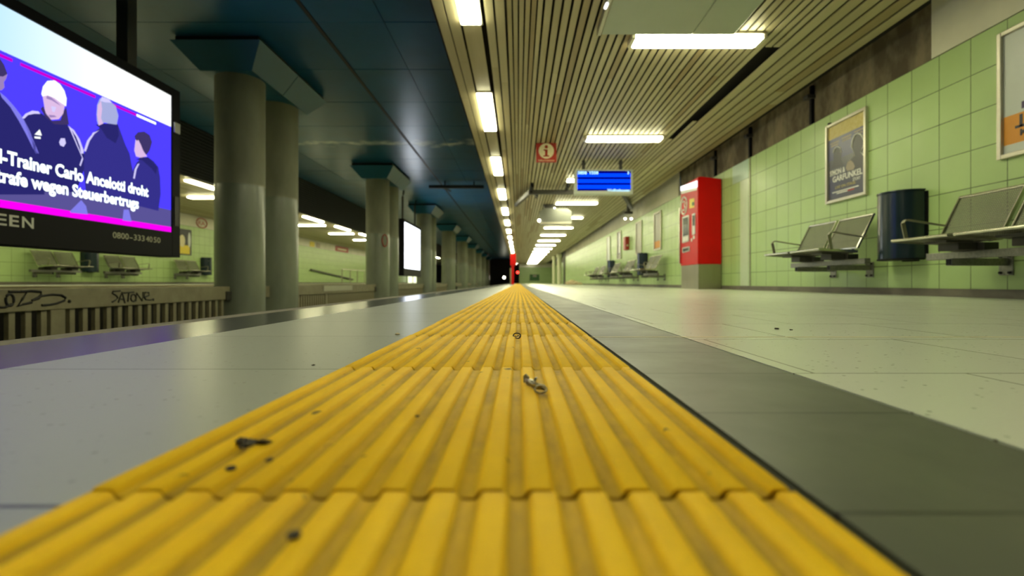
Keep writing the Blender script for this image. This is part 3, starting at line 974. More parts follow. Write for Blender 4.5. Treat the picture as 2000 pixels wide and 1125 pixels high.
# ------------------------------------------------------------------ red ticket machine
KX, KY0, KY1 = 3.255, 8.95, 9.90
t = thing('ticket_machine', 'tall red ticket machine on a steel plinth against the green wall', 'ticket machine', (3.48, 9.4, 0))
MB().box(KX + 0.012, WX - 0.016, KY0 + 0.006, KY1 - 0.006, 0.0, 0.455).build('plinth', 'plinth', t, bevel=0.004)
ring = [(KX, 0.455), (WX - 0.016, 0.455), (WX - 0.016, 2.0), (KX + 0.06, 2.045), (KX, 2.035)]
MB().plate_y(ring, KY0, KY1).build('cabinet', 'red', t, bevel=0.010)
def kf(pts, name, m, d=0.006, par=None):
    """raised or set-in shape on the machine's front, traced at (u, v)"""
    return MB().plate_x([side(u, v, KX) for u, v in pts], KX - d, KX + 0.004).build(name, m, par or t)


kf([(1330.5, 364.5), (1362, 353), (1362, 365.5), (1330.5, 373)], 'header_light', 'k_light', 0.012)
kf([(1331, 373.5), (1361.5, 366), (1361.5, 371), (1331, 379)], 'header_plate', 'silver', 0.008)
kf([(1347, 389), (1356, 387), (1356, 405), (1347, 407)], 'sticker', 'yellow_print', 0.003)
kf([(1352, 395), (1356, 394.5), (1356, 401), (1352, 402)], 'sticker_mark', 'green_print', 0.004)
cyv, czv = side(1336.5, 402, KX)
ring_b = MB()
ring_b.tube([(KX - 0.003, cyv + 0.165 * math.cos(a_), czv + 0.165 * math.sin(a_)) for a_ in (2 * math.pi * i / 40 for i in range(40))], 0.018, 8, closed=True)
ring_b.tube([(KX - 0.003, cyv + dy, czv + dz) for dy, dz in ((0.06, 0.08), (-0.02, 0.09), (-0.07, 0.05), (-0.03, 0.0), (-0.07, -0.05), (-0.02, -0.09), (0.06, -0.08))], 0.018, 8)
ring_b.build('emblem', 'white', t)
scr = kf([(1333.5, 424), (1346.5, 419.5), (1346.5, 471), (1333.5, 475)], 'screen_surround', 'silver', 0.014)
MB().plate_x([side(u, v, KX) for u, v in [(1335, 426.5), (1345.5, 423), (1345.5, 459), (1335, 462)]], KX - 0.0155, KX - 0.013).build('screen', 'screen_dark', scr)
MB().plate_x([side(u, v, KX) for u, v in [(1335, 464), (1345.5, 461), (1345.5, 469), (1335, 472)]], KX - 0.0155, KX - 0.013).build('key_row', 'white', scr)
slot = kf([(1353, 418), (1358.5, 416), (1358.5, 457), (1353, 459)], 'coin_panel', 'silver', 0.012)
MB().plate_x([side(u, v, KX) for u, v in [(1354, 421), (1357.8, 420), (1357.8, 440), (1354, 441.5)]], KX - 0.0135, KX - 0.011).build('slot', 'screen_dark', slot)
kf([(1350, 466), (1352, 465), (1352, 471), (1350, 472)], 'button', 'white', 0.006)
kf([(1354, 461), (1357, 460), (1357, 466), (1354, 467)], 'button', 'white', 0.006)
tr = kf([(1333.5, 484), (1347.5, 481), (1347.5, 490.5), (1333.5, 494)], 'ticket_tray', 'silver', 0.010)
MB().plate_x([side(u, v, KX) for u, v in [(1335, 486), (1346, 483.5), (1346, 489.5), (1335, 492)]], KX - 0.0115, KX - 0.009).build('tray_opening', 'screen_dark', tr)
MB().box(KX - 0.03, KX + 0.01, KY1 - 0.02, KY1 + 0.025, 0.50, 1.62).build('door_edge_highlight', 'steel_bright', t, bevel=0.006)  # bright steel strip put in for the highlight along the door edge

# ------------------------------------------------------------------ pillars, capitals, blue ceiling over the tracks
CXX, CR = -4.07, 0.33
BAY = 7.08
def make_pillar(y, label, group):
    t = thing('pillar', label, 'pillar', (CXX, y, -0.95), group)
    MB().cyl((CXX, y, 1.52), (CXX, y, 3.08), CR, 40).build('shaft', 'pillar', t, smooth=True)
    MB().cyl((CXX, y, -0.95), (CXX, y, 1.52), CR + 0.002, 40).build('coated_shaft', 'pillar_coat', t, smooth=True)
    return t


PAIR = ['pair beside the news screen', 'second pair, before the small white screen', 'third pair, just after the small white screen', 'fourth pair along the tracks', 'fifth pair along the tracks', 'sixth pair along the tracks']
pil = None
cap0 = None
for k in range(-1, 9):
    yf = 7.24 + BAY * k
    for j, yy in enumerate((yf, yf + 1.10)):
        if k < 0:
            lab, grp = ('%s round concrete pillar of the pair behind the viewer' % ('rear', 'front')[j]), 'round pillars between the tracks'
            continue
        if k < len(PAIR):
            lab = ('front' if j == 0 else 'rear') + ' round concrete pillar of the ' + PAIR[k]
            grp = 'round pillars between the tracks'
        else:
            lab, grp = 'small distant round pillar near the dark tunnel end', 'distant pillars'
        if pil is None:
            pil = make_pillar(yy, lab, grp)
        else:
            dup(pil, (CXX, yy, -0.95), lab, group=grp)
    if k < 0:
        continue
    lab = 'blue flared capital on top of the ' + PAIR[k] if k < len(PAIR) else 'small distant blue capital near the dark tunnel end'
    grp = 'blue capitals on the pillars' if k < len(PAIR) else 'distant capitals'
    if cap0 is None:
        t = thing('capital', lab, 'capital', (CXX, yf + 0.55, 3.08), grp)
        for (p0, q0, p1, q1) in ((yf - 0.62, yf + 0.547, yf - 0.36, yf + 0.547), (yf + 0.553, yf + 1.72, yf + 0.553, yf + 1.46)):
            lo_ = [(CXX - 0.36, p1, 3.07), (CXX + 0.36, p1, 3.07), (CXX + 0.36, q1, 3.07), (CXX - 0.36, q1, 3.07)]
            hi_ = [(CXX - 0.61, p0, 3.38), (CXX + 0.61, p0, 3.38), (CXX + 0.61, q0, 3.38), (CXX - 0.61, q0, 3.38)]
            MB().prism(lo_, hi_).build('casing', 'blue_cap', t, bevel=0.004)
        MB().box(CXX - 0.56, CXX + 0.56, yf - 0.57, yf + 1.67, 3.38, 3.45).build('shadow_gap', 'void', t)
        cap0 = t
    else:
        dup(cap0, (CXX, yf + 0.55, 3.08), lab, group=grp)

bc = MB()
xs = [(-6.9, -5.62), (-5.61, -2.64), (-2.575, -1.72), (-1.71, -0.76)]
yj = 7.72 - 1.40 * 8
while yj < 68:
    for x0, x1 in xs:
        bc.box(x0, x1, yj + 0.008, yj + 1.40 - 0.008, 3.45 + random.uniform(0, 0.004), 3.48)
    yj += 1.40
struct(bc.build('ceiling_track', 'blue_ceiling'))
struct(MB().box(-7.0, -0.75, -4, 70, 3.50, 3.55).build('ceiling_track_void', 'void'))
tag(MB().box(-2.63, -2.585, -4, 60, 3.445, 3.49).build('cable_rail', 'dark_steel'), 'long dark rail in the slot of the blue ceiling over the track', 'rail')
cp, cq = at(838, 365, 16.2), at(945, 365, 16.2)
tag(MB().box(cp.x + 0.5, cp.x + 0.54, 16.18, 16.22, cp.z, 3.4505).box(cq.x - 0.34, cq.x - 0.3, 16.18, 16.22, cp.z, 3.4505).bar(at(838, 365, 16.2), at(945, 365, 16.2), 0.12, 0.10).bar(at(862, 366, 16.2), at(880, 373, 17.4), 0.05, 0.05).build('cable_tray', 'dark_steel'), 'dark cable tray crossing under the blue ceiling near the white screen', 'cable tray')

# ------------------------------------------------------------------ fence between the tracks
def fence(ya, yb, label, broad=None, pitch=0.134, pw=0.052):
    t = thing('fence', label, 'fence', (CXX, (ya + yb) / 2, -0.95), 'steel fence sections between the pillars')
    MB().box(-4.10, -4.02, ya, yb, -0.115, 0.068).build('top_beam', 'fence', t, bevel=0.006)
    MB().box(-4.10, -4.04, ya, yb, -0.88, -0.80).build('bottom_rail', 'fence', t)
    if yb - ya > 2:
        for e in (ya - 0.02, yb - 0.10):
            MB().box(-4.115, -4.005, e, e + 0.12, -0.125, 0.0).build('end_bracket', 'dark_steel', t, bevel=0.006)
    y_ = ya + 0.12
    n = 0
    proto = None
    while y_ < yb - 0.05:
        if not (broad and abs(y_ - broad) < 0.09):
            if proto is None:
                proto = MB().box(-4.085, -4.045, y_ - pw / 2, y_ + pw / 2, -0.80, -0.115).build('picket', 'fence', t, bevel=0.003)
                py0 = y_
            elif n < 98:
                c_ = proto.copy()
                COL.objects.link(c_)
                c_.parent = t
                c_.location = (0, y_ - py0, 0)
            n += 1
        y_ += pitch
    if broad:
        MB().box(-4.10, -4.03, broad - 0.07, broad + 0.07, -0.95, -0.115).build('post', 'fence', t, bevel=0.004)
    return t


f0 = fence(1.55, 6.89, 'grey steel fence with black graffiti, in front of the nearest pillars', broad=4.33)
GX = -4.0185
def gz(pts, r=0.0085):
    return [Vector((GX + 0.001,) + side(u / 4.348, 540 + v / 4.348, GX)) for u, v in pts]


g = MB()
def circ(cx, cy_, rx, ry, n=18):
    return [(cx + rx * math.cos(2 * math.pi * i / n), cy_ + ry * math.sin(2 * math.pi * i / n)) for i in range(n + 1)]


for pts in ([(-40, 250), (0, 262), (40, 262), (95, 235)], circ(82, 200, 34, 50), [(70, 128), (150, 130), (225, 132), (190, 190), (148, 256), (200, 235), (268, 220)], [(175, 128), (260, 122), (345, 130), (350, 155), (310, 190), (268, 205), (330, 185)],
            [(268, 205), (350, 165), (440, 152), (520, 158), (556, 180), (545, 205), (480, 228), (420, 240), (352, 244)], circ(588, 211, 6, 6, 8)):
    g.tube(gz(pts), 0.010, 6)
g.build('graffiti', 'graffiti', f0)['label'] = 'large black scrawled tag'
g = MB()
for pts in ([(1020, 122), (958, 128), (950, 140), (985, 160), (1000, 182), (975, 205), (950, 218)], [(1005, 222), (1020, 175), (1035, 135), (1048, 180), (1060, 226)], [(1012, 192), (1056, 190)], [(1050, 140), (1135, 132)], [(1092, 136), (1085, 215)],
            circ(1132, 182, 22, 30), [(1152, 212), (1160, 142), (1205, 206), (1216, 132)], [(1218, 180), (1265, 160), (1262, 135), (1230, 135), (1222, 165), (1235, 195), (1275, 200), (1305, 190), (1300, 205)]):
    g.tube(gz(pts), 0.0075, 6)
g.build('graffiti', 'graffiti', f0)['label'] = 'smaller black tag spelling SATONE'
fence(7.60, 8.00, 'short fence piece between the nearest two pillars')
f1 = fence(8.69, 13.95, 'steel fence with a pale plate, after the nearest pillars', broad=10.4, pitch=0.105, pw=0.05)
MB().box(-4.019, -4.01, 10.2, 11.95, -0.06, 0.055).build('plate', 'alu', f1)
fence(15.75, 21.05, 'steel fence below the small white screen', pitch=0.105, pw=0.05)
fence(22.85, 28.1, 'steel fence after the third pair of pillars', pitch=0.134, pw=0.05)
for k, yy in enumerate((29.95, 37.0, 44.1, 51.2, 58.3)):
    t = thing('fence', 'distant steel fence section near the dark tunnel end', 'fence', (CXX, yy, -0.95), 'distant fence sections')
    MB().box(-4.10, -4.02, yy, yy + 5.2, -0.115, 0.068).build('top_beam', 'fence', t)

# ------------------------------------------------------------------ track bed and opposite platform
struct(MB().box(-7.0, -1.0, -4, 70, -1.05, -0.95).box(-1.0, 0.045, YF, 70, -1.05, -0.95).build('floor_track', 'trackbed'))
for x0, lab in ((-2.9, 'left rail of the near track'), (-1.45, 'right rail of the near track'), (-6.7, 'left rail of the far track'), (-5.25, 'right rail of the far track')):
    tag(MB().box(x0 - 0.035, x0 + 0.035, -4, 68, -0.83, -0.80).box(x0 - 0.012, x0 + 0.012, -4, 68, -0.93, -0.83).box(x0 - 0.06, x0 + 0.06, -4, 68, -0.95, -0.93).build('rail', 'dark_steel'), 'steel ' + lab + ' down in the track bed', 'rail')
struct(MB().box(OX, -7.09, -4, 66, -0.15, OZ).build('floor_opposite', 'floor_l'))
struct(MB().box(-7.25, -7.06, -4, 66, 0.03, OZ + 0.001).build('trim_9', 'cream'))
struct(MB().box(-7.6, -7.5, -4, 66, -1.0, -0.15).build('wall_opposite_edge', 'trackbed'))
struct(MB().box(OX - 0.15, OX, -4, 60, OZ, 2.115).build('wall_opposite', 'wall'))
struct(MB().box(OX - 0.15, OX + 0.004, -4, 60, 2.12, 2.9).build('trim_10', 'white_panel'))
struct(MB().box(OX, OX + 0.014, -4, 60, OZ, OZ + 0.07).build('baseboard_opposite', 'base'))
oc = MB()
x = -7.40
while x > OX + 0.15:
    oc.box(x - 0.115, x, -4, 66, 2.5, 2.53, random.choice((0, 0, 1, 2)))
    x -= 0.145
struct(oc.build('ceiling_opposite', ['slat_a', 'slat_b', 'slat_c']))
struct(MB().box(OX - 0.1, -7.35, -4, 66, 2.64, 2.7).build('ceiling_opposite_void', 'void'))
fs = MB()
n = 16
prev = None
for k in range(n):
    a0, a1 = k / n, (k + 1) / n
    x0, x1 = -7.40 + 0.5 * a0, -7.40 + 0.5 * a1
    z0, z1 = 2.5 + 0.96 * a0, 2.5 + 0.96 * a1
    fs.prism([(x0, -4, z0), (x0 + 0.03, -4, z0 + 0.012), (x1, -4, z1), (x1 - 0.05, -4, z1), (x0 - 0.05, -4, z0)], [(x0, 68, z0), (x0 + 0.03, 68, z0 + 0.012), (x1, 68, z1), (x1 - 0.05, 68, z1), (x0 - 0.05, 68, z0)])
struct(fs.build('wall_opposite_fascia', 'black_rib'))

def far_lamp(name, x0, x1, y0, y1, label, grp):
    t = thing(name, label, 'ceiling lamp', ((x0 + x1) / 2, (y0 + y1) / 2, 2.5), grp)
    MB().box(x0, x1, y0, y1, 2.478, 2.499).build('housing', 'alu', t)
    MB().box(x0 + 0.02, x1 - 0.02, y0 + 0.02, y1 - 0.02, 2.44, 2.477).build('diffuser', 'lamp_far', t, bevel=0.015)
    return t


G1, G2 = 'lengthwise lamps of the opposite platform', 'crosswise lamps of the opposite platform'
lseq = [(5.35, 'lengthwise lamp of the opposite platform hidden behind the news screen'), (8.5, 'lengthwise lamp of the opposite platform behind the edge of the news screen'), (11.3, 'sloping looking lengthwise lamp between the news screen and the nearest pillar'),
        (14.4, 'lengthwise lamp of the opposite platform behind the nearest pillars'), (17.5, 'first lengthwise lamp seen right of the nearest pillars'), (20.55, 'second lengthwise lamp seen right of the nearest pillars'), (23.7, 'third lengthwise lamp right of the nearest pillars, touching the next pillar')]
lf = None
for k in range(14):
    yy = lseq[k][0] if k < len(lseq) else 26.85 + 3.15 * (k - len(lseq))
    lab = lseq[k][1] if k < len(lseq) else 'far lengthwise lamp of the opposite platform glimpsed between distant pillars'
    if lf is None:
        lf = far_lamp('channel_lamp', -7.68, -7.47, yy, yy + 1.6, lab, G1)
    else:
        dup(lf, (lf.location.x, yy + 0.8, 2.5), lab, group=G1 if k < len(lseq) else 'far lengthwise lamps opposite')
cseq = [(6.9, 'crosswise lamp of the opposite platform hidden behind the news screen'), (10.3, 'crosswise lamp of the opposite platform behind the news screen edge'), (13.6, 'short looking crosswise lamp between the news screen and the nearest pillar'), (16.95, 'crosswise lamp of the opposite platform behind the nearest pillars'),
        (20.2, 'first crosswise lamp seen right of the nearest pillars'), (23.7, 'second crosswise lamp seen right of the nearest pillars'), (27.2, 'third crosswise lamp right of the nearest pillars, touching the next pillar')]
cf = None
for k in range(13):
    yy = cseq[k][0] if k < len(cseq) else 30.55 + 3.35 * (k - len(cseq))
    lab = cseq[k][1] if k < len(cseq) else 'far crosswise lamp of the opposite platform glimpsed between distant pillars'
    if cf is None:
        cf = far_lamp('ceiling_lamp', -9.07, -7.88, yy - 0.13, yy + 0.13, lab, G2)
    else:
        dup(cf, (cf.location.x, yy, 2.5), lab, group=G2 if k < len(cseq) else 'far crosswise lamps opposite')

# posters, signs and railings on the opposite wall
t = thing('wall_poster', 'yellow and black portrait poster on the opposite green wall', 'poster', (OX, 17.15, 1.1))
MB().box(OX, OX + 0.02, 16.82, 17.52, 1.08, 1.98).build('sheet', 'ink', t)
MB().box(OX + 0.02, OX + 0.022, 16.84, 17.42, 1.12, 1.42).build('yellow_field', 'yellow_print', t)
MB().plate_x([(17.03 + 0.15 * math.cos(k * math.pi / 8), 1.56 + 0.21 * math.sin(k * math.pi / 8)) for k in range(16)], OX + 0.02, OX + 0.023).build('pale_figure', 'cream', t)
MB().plate_x([(17.40 + 0.07 * math.cos(k * math.pi / 8), 1.62 + 0.27 * math.sin(k * math.pi / 8)) for k in range(16)], OX + 0.02, OX + 0.0225).build('pale_print', 'poster_white', t)
OXP = OX + 0.01
def osign(name, u0, u1, z0, z1, m, lab, cat='sign'):
    y0, y1 = side(u0, 0, OXP)[0], side(u1, 0, OXP)[0]
    return tag(MB().box(OX + 0.004, OX + 0.03, y0, y1, z0, z1).build(name, m, bevel=0.004), lab, cat, 'signs on the white band opposite')


yy = side(394, 0, OXP)[0]
ring = MB().tube([(OX + 0.012, yy + 0.30 * math.cos(a_), 2.30 + 0.17 * math.sin(a_)) for a_ in (2 * math.pi * i / 28 for i in range(28))], 0.018, 6, closed=True)
t = thing('round_sign', 'faint pink round sign on the white band near the yellow poster', 'sign', (OX + 0.004, yy, 2.13), 'signs on the white band opposite')
ring.build('ring', 'red_sign', t)
words('RA', 0.22, (OX + 0.008, yy - 0.2, 2.22), '+x', 'lettering', 'red_sign', t, width=0.40)
osign('band_sign', 569, 577, 2.13, 2.44, 'red_sign', 'small red sign on the white band right of the nearest pillars')
osign('band_sign', 605, 614, 2.14, 2.42, 'yellow_print', 'small yellow sign on the white band of the opposite wall')
osign('band_sign', 618, 625, 2.14, 2.42, 'skin_print', 'small pinkish sign beside the yellow one on the opposite band')
t = osign('band_sign', 655, 680, 2.14, 2.46, 'red_sign', 'wide red sign on the white band of the opposite wall')
y0, y1 = side(659, 0, OXP)[0], side(676, 0, OXP)[0]
MB().box(OX + 0.03, OX + 0.032, y0, y1, 2.24, 2.34).build('pale_line', 'cream', t)
t = thing('handrail', 'dark sloping handrail on the opposite green wall', 'handrail', (OX, 31, 0.6))
yA, zA = side(608, 527, OX + 0.1)
yB, zB = side(690, 546, OX + 0.1)
MB().tube([(OX + 0.08, yA, zA), (OX + 0.08, yB, zB)], 0.05, 10).build('rail', 'dark_steel', t)
for f_ in (0.1, 0.5, 0.9):
    p = Vector((OX + 0.08, yA + (yB - yA) * f_, zA + (zB - zA) * f_))
    MB().cyl(p, (OX, p.y, p.z - 0.03), 0.02, 8).build('bracket', 'dark_steel', t)
t = thing('stair_railing', 'thin square railing standing at the opposite stairs', 'railing', (-10.4, 31, OZ))
rx = -10.4
ys = [F * rx / (u - VU) for u in (668, 684, 698, 712)]
for yy in ys:
    MB().cyl((rx, yy, OZ), (rx, yy, 0.90), 0.03, 10).build('post', 'steel', t)
MB().tube([(rx, ys[0], 0.92), (rx, ys[-1], 0.92)], 0.03, 8).build('rail', 'steel', t)
t = thing('lit_opening', 'small glowing box for a lit opening across the tracks below the white screen', 'lit opening', (-11.3, 53, OZ))  # box with glowing faces, made up for a lit opening seen through
MB().box(-11.58, -11.0, 51.6, 54.6, OZ, 1.3).build('cabinet', 'dark_steel', t)
MB().box(-11.0, -10.98, 51.8, 54.4, 0.1, 1.1).box(-11.5, -11.05, 51.58, 51.6, 0.1, 1.1).build('lit_front', 'opening_glow', t)

# ------------------------------------------------------------------ news screens between the tracks
SX = -4.0
def P(u, v):
    return side(u, v, SX)


ye, zt_, zb_ = 5.83, 2.37, 0.415
t = thing('news_screen', 'huge lit news screen in a black frame hanging beside the tracks', 'screen', (-4.1, 4.3, zb_))
y0s, y1s, z0s, z1s = 2.78, 5.70, 0.70, 2.275
hz = MB()
hz.box(-4.22, SX - 0.02, 2.62, ye, zb_, zt_)
hz.box(SX - 0.02, SX + 0.012, 2.62, y0s, zb_, zt_).box(SX - 0.02, SX + 0.012, y1s, ye, zb_, zt_)
hz.box(SX - 0.02, SX + 0.012, y0s, y1s, zb_, z0s).box(SX - 0.02, SX + 0.012, y0s, y1s, z1s, zt_)
hz.build('casing', 'black', t, bevel=0.004)
MB().box(SX + 0.012, SX + 0.02, y1s + 0.03, ye - 0.03, 0.78, 1.12).build('side_print', 'dark_steel', t)
MB().box(SX + 0.012, SX + 0.03, y1s + 0.015, ye - 0.02, 1.86, 1.98).build('sensor', 'silver', t, bevel=0.005)
for yy in (3.05, 5.2):
    MB().box(-4.18, -4.06, yy - 0.065, yy + 0.065, zt_, 3.45).build('hanger', 'dark_steel', t, bevel=0.004)
pic = MB().box(SX - 0.018, SX - 0.006, y0s, y1s, z0s, z1s).build('picture', 's_bg', t)


def ly_(pts, name, m, lv):
    """flat patch of the picture, traced at (u, v); lv is its layer"""
    MB().plate_x([P(u, v) for u, v in pts], SX - 0.006, SX - 0.006 + 0.0009 * lv).build(name, m, pic)


zw = P(318, 240)[1]
MB().box(SX - 0.006, SX - 0.0045, y0s, y1s, zw, z1s).build('white_band', 's_white', pic)
MB().box(SX - 0.006, SX - 0.0030, y0s, y1s, z0s, z0s + 0.062).build('magenta_bar', 's_magenta', pic)
MB().box(SX - 0.006, SX - 0.0055, y0s, y1s, z0s + 0.06, P(0, 335)[1] - 0.02).build('dusk_field', 's_dusk', pic)
zp = P(300, 239)[1]
for u0, u1, m in ((-60, 25, 's_pink'), (41, 187, 's_pink'), (205, 267, 's_pink'), (268, 305, 's_text')):
    MB().box(SX - 0.006, SX - 0.0022, P(u0, 0)[0], P(u1, 0)[0], zp - 0.012, zp + 0.012).build('progress_bar', m, pic)
# figures: zoom of the screen at 4.688 px per photo px, origin (0, 60)
def q(pts):
    return [(x / 4.688, 60 + y_ / 4.688) for x, y_ in pts]


def q2(pts):
    return [(x / 4.327, 250 + y_ / 4.327) for x, y_ in pts]


bot = 380
ly_([(-60, bot)] + q([(-120, 560), (0, 560), (40, 600), (130, 690), (210, 790), (270, 910), (320, 1040), (355, 1125)]) + [(88, bot)], 'left_figure', 's_jacket2', 2)
ly_(q([(0, 560), (60, 610), (140, 700), (215, 800), (275, 915), (330, 1050), (360, 1125), (330, 1125), (250, 960), (180, 830), (100, 700), (20, 610)]), 'left_figure_edge', 's_shine', 3)
ly_(q([(-60, 300), (0, 260), (40, 320), (72, 400), (60, 440), (40, 470), (45, 520), (20, 545), (-60, 545)]), 'left_figure_head', 's_skin_dark', 3)
ly_(q([(-60, 260), (0, 250), (40, 310), (72, 395), (30, 420), (-60, 410)]), 'left_figure_hair', 's_hair', 4)
# capped figure
ly_(q([(215, 800), (260, 755), (330, 735), (390, 760), (470, 830), (590, 830), (640, 880), (700, 960), (750, 1060), (775, 1125)]) + [(165, 330), (150, 375), (60, 375), (66, 290)], 'capped_figure', 's_jacket2', 3)
ly_(q([(205, 800), (240, 760), (300, 732), (355, 738), (372, 762), (320, 760), (260, 772), (225, 805)]), 'capped_figure_stripe', 's_rim', 4)
ly_(q([(628, 870), (680, 910), (730, 990), (770, 1100), (765, 1125), (745, 1125), (735, 1060), (700, 970), (655, 905)]) + [(163, 310), (158, 325), (156, 322), (161, 308)], 'capped_figure_stripe', 's_rim', 4)
ly_(q([(395, 590), (410, 680), (420, 750), (470, 815), (540, 810), (580, 760), (600, 660), (590, 600), (480, 580)]), 'capped_figure_face', 's_skin', 5)
ly_(q([(425, 620), (480, 640), (560, 690), (530, 660), (470, 610), (430, 595)]), 'cap_shadow', 's_skin_dark', 6)
ly_(q([(445, 770), (500, 775), (520, 790), (460, 795)]), 'mouth', 's_skin_dark', 6)
ly_(q([(470, 690), (515, 700), (500, 745), (480, 740)]), 'nose', 's_rim', 6)
ly_(q([(378, 715), (400, 690), (425, 760), (480, 825), (560, 820), (585, 740), (610, 700), (635, 860), (560, 860), (500, 855), (420, 790)]), 'collar', 's_hair', 4)
ly_(q([(385, 580), (400, 510), (440, 460), (500, 455), (550, 490), (590, 550), (610, 620), (605, 690), (560, 660), (500, 615), (440, 590), (395, 600)]), 'white_cap', 's_cap', 7)
ly_(q([(320, 950), (365, 905), (385, 960)]), 'chest_mark', 's_cap', 5)
ly_(q([(318, 968), (372, 972), (374, 990), (322, 985)]), 'chest_mark', 's_cap', 5)
ly_(q([(545, 1020), (560, 985), (595, 985), (605, 1030), (585, 1062), (555, 1050)]), 'chest_badge', 's_rim', 5)
# grey haired figure
ly_(q([(790, 1060), (840, 950), (905, 900), (960, 850), (1080, 850), (1110, 930), (1150, 1040), (1190, 1125)]) + [(262, 345), (258, 400), (170, 385), (163, 320)], 'grey_haired_figure', 's_jacket', 3)
ly_(q2([(715, 190), (740, 110), (790, 40), (840, 20), (800, 50), (760, 110), (728, 200)]), 'jacket_stripe', 's_rim', 4)
ly_(q([(880, 860), (950, 850), (1080, 860), (1090, 960), (1060, 1030), (980, 980), (930, 900)]), 'hood', 's_jacket2', 5)
ly_(q([(890, 760), (895, 680), (920, 620), (960, 610), (1000, 640), (1060, 690), (1085, 780), (1070, 860), (1000, 850), (960, 840), (905, 865), (892, 820)]), 'grey_hair', 's_grey', 6)
ly_(q([(890, 770), (898, 680), (925, 640), (935, 720), (925, 800), (945, 850), (905, 868)]), 'cheek', 's_skin', 7)
ly_(q([(915, 640), (940, 605), (1000, 630), (1025, 660), (960, 655)]), 'hair_shine', 's_rim', 7)
# dark haired figure
ly_(q2([(1120, 440), (1130, 350), (1160, 290), (1200, 255), (1250, 245), (1300, 280), (1340, 330), (1355, 420), (1360, 560), (1340, 700), (1100, 640)]), 'dark_haired_figure', 's_jacket', 4)
ly_(q2([(1128, 425), (1140, 350), (1165, 305), (1180, 300), (1155, 350), (1140, 430)]), 'jacket_stripe', 's_rim', 5)
ly_(q2([(1150, 270), (1200, 245), (1260, 250), (1330, 330), (1320, 390), (1280, 340), (1200, 270)]), 'hood', 's_jacket2', 5)
ly_(q2([(1140, 190), (1150, 100), (1160, 70), (1200, 120), (1215, 200), (1245, 240), (1190, 250), (1155, 240)]), 'face', 's_skin', 6)
ly_(q2([(1140, 70), (1170, 35), (1220, 30), (1265, 60), (1285, 120), (1265, 190), (1240, 225), (1210, 190), (1190, 140), (1170, 100), (1155, 110)]), 'dark_hair', 's_hair', 7)
# pale wedges low in the picture
ly_(q2([(595, 705), (640, 660), (690, 610), (730, 660), (745, 730), (600, 715)]), 'lit_patch', 's_shine', 4)
ly_(q2([(1040, 780), (1050, 690), (1090, 690), (1115, 790)]), 'lit_patch', 's_shine', 4)
# wording
yA, zA = P(0, 317)
TXT = SX - 0.001
yR1 = P(290, 0)[0]
yR2 = P(271, 0)[0]
y1a = P(-1, 0)[0]
words('l-Trainer Carlo Ancelotti droht', 0.150, (TXT, y1a, P(150, 352)[1]), '+x', 'headline', 's_text', pic, bold=0.0045, width=yR1 - y1a)
words('trafe wegen Steuerbertrugs', 0.150, (TXT, P(-8, 0)[0], P(150, 384)[1]), '+x', 'headline', 's_text', pic, bold=0.0045, width=yR2 - P(-8, 0)[0])
for ch, u0, u1 in (('E', -12, 10), ('E', 15, 34), ('N', 40, 63)):
    words(ch, 0.125, (SX + 0.0125, P(u0, 0)[0], P(0, 425)[1] * 0 + 0.565), '+x', 'frame_letter', 'silver', t, bold=0.002, width=P(u1, 0)[0] - P(u0, 0)[0])
for tx_, u0, u1 in (('0800', 218, 249), ('-', 251, 256.5), ('333', 259, 280), ('40', 283, 295.5), ('50', 298, 311)):
    words(tx_, 0.085, (SX + 0.0125, P(u0, 0)[0], P(260, 469)[1]), '+x', 'frame_number', 'steel', t, width=P(u1, 0)[0] - P(u0, 0)[0])

yA, yB = 17.25, 20.25
t = thing('blank_screen', 'small white glowing screen in a black frame between second and third pillars', 'screen', (-4.1, 18.7, 0.4))
hz = MB()
hz.box(-4.24, SX - 0.02, yA, yB, 0.36, 2.36)
hz.box(SX - 0.02, SX + 0.012, yA, yA + 0.1, 0.36, 2.36).box(SX - 0.02, SX + 0.012, yB - 0.1, yB, 0.36, 2.36)
hz.box(SX - 0.02, SX + 0.012, yA + 0.1, yB - 0.1, 0.36, 0.63).box(SX - 0.02, SX + 0.012, yA + 0.1, yB - 0.1, 2.26, 2.36)
hz.build('casing', 'black', t, bevel=0.004)
MB().box(SX - 0.02, SX - 0.004, yA + 0.1, yB - 0.1, 0.63, 2.26).build('display', 's2_white', t)
for yy in (17.7, 19.8):
    MB().tube([(-4.14, yy, 2.36), (-4.14, yy, 3.2), (-4.14, yy + 0.12, 3.32), (-4.14, yy + 0.2, 3.45)], 0.035, 8).build('hanger', 'dark_steel', t)

# round sticker on the second pillar pair
t = thing('round_badge', 'thin brownish ring sign on the second pair of pillars', 'sign', (CXX + 0.3, 14.2, 1.3))
pb = at(752, 470, 14.32 - 0.22)
MB().tube([(pb.x + 0.06 * math.cos(a_), pb.y - 0.02 + 0.05 * math.cos(a_), pb.z + 0.17 * math.sin(a_)) for a_ in (2 * math.pi * i / 24 for i in range(24))], 0.014, 6, closed=True).build('ring', 'red_sign', t)

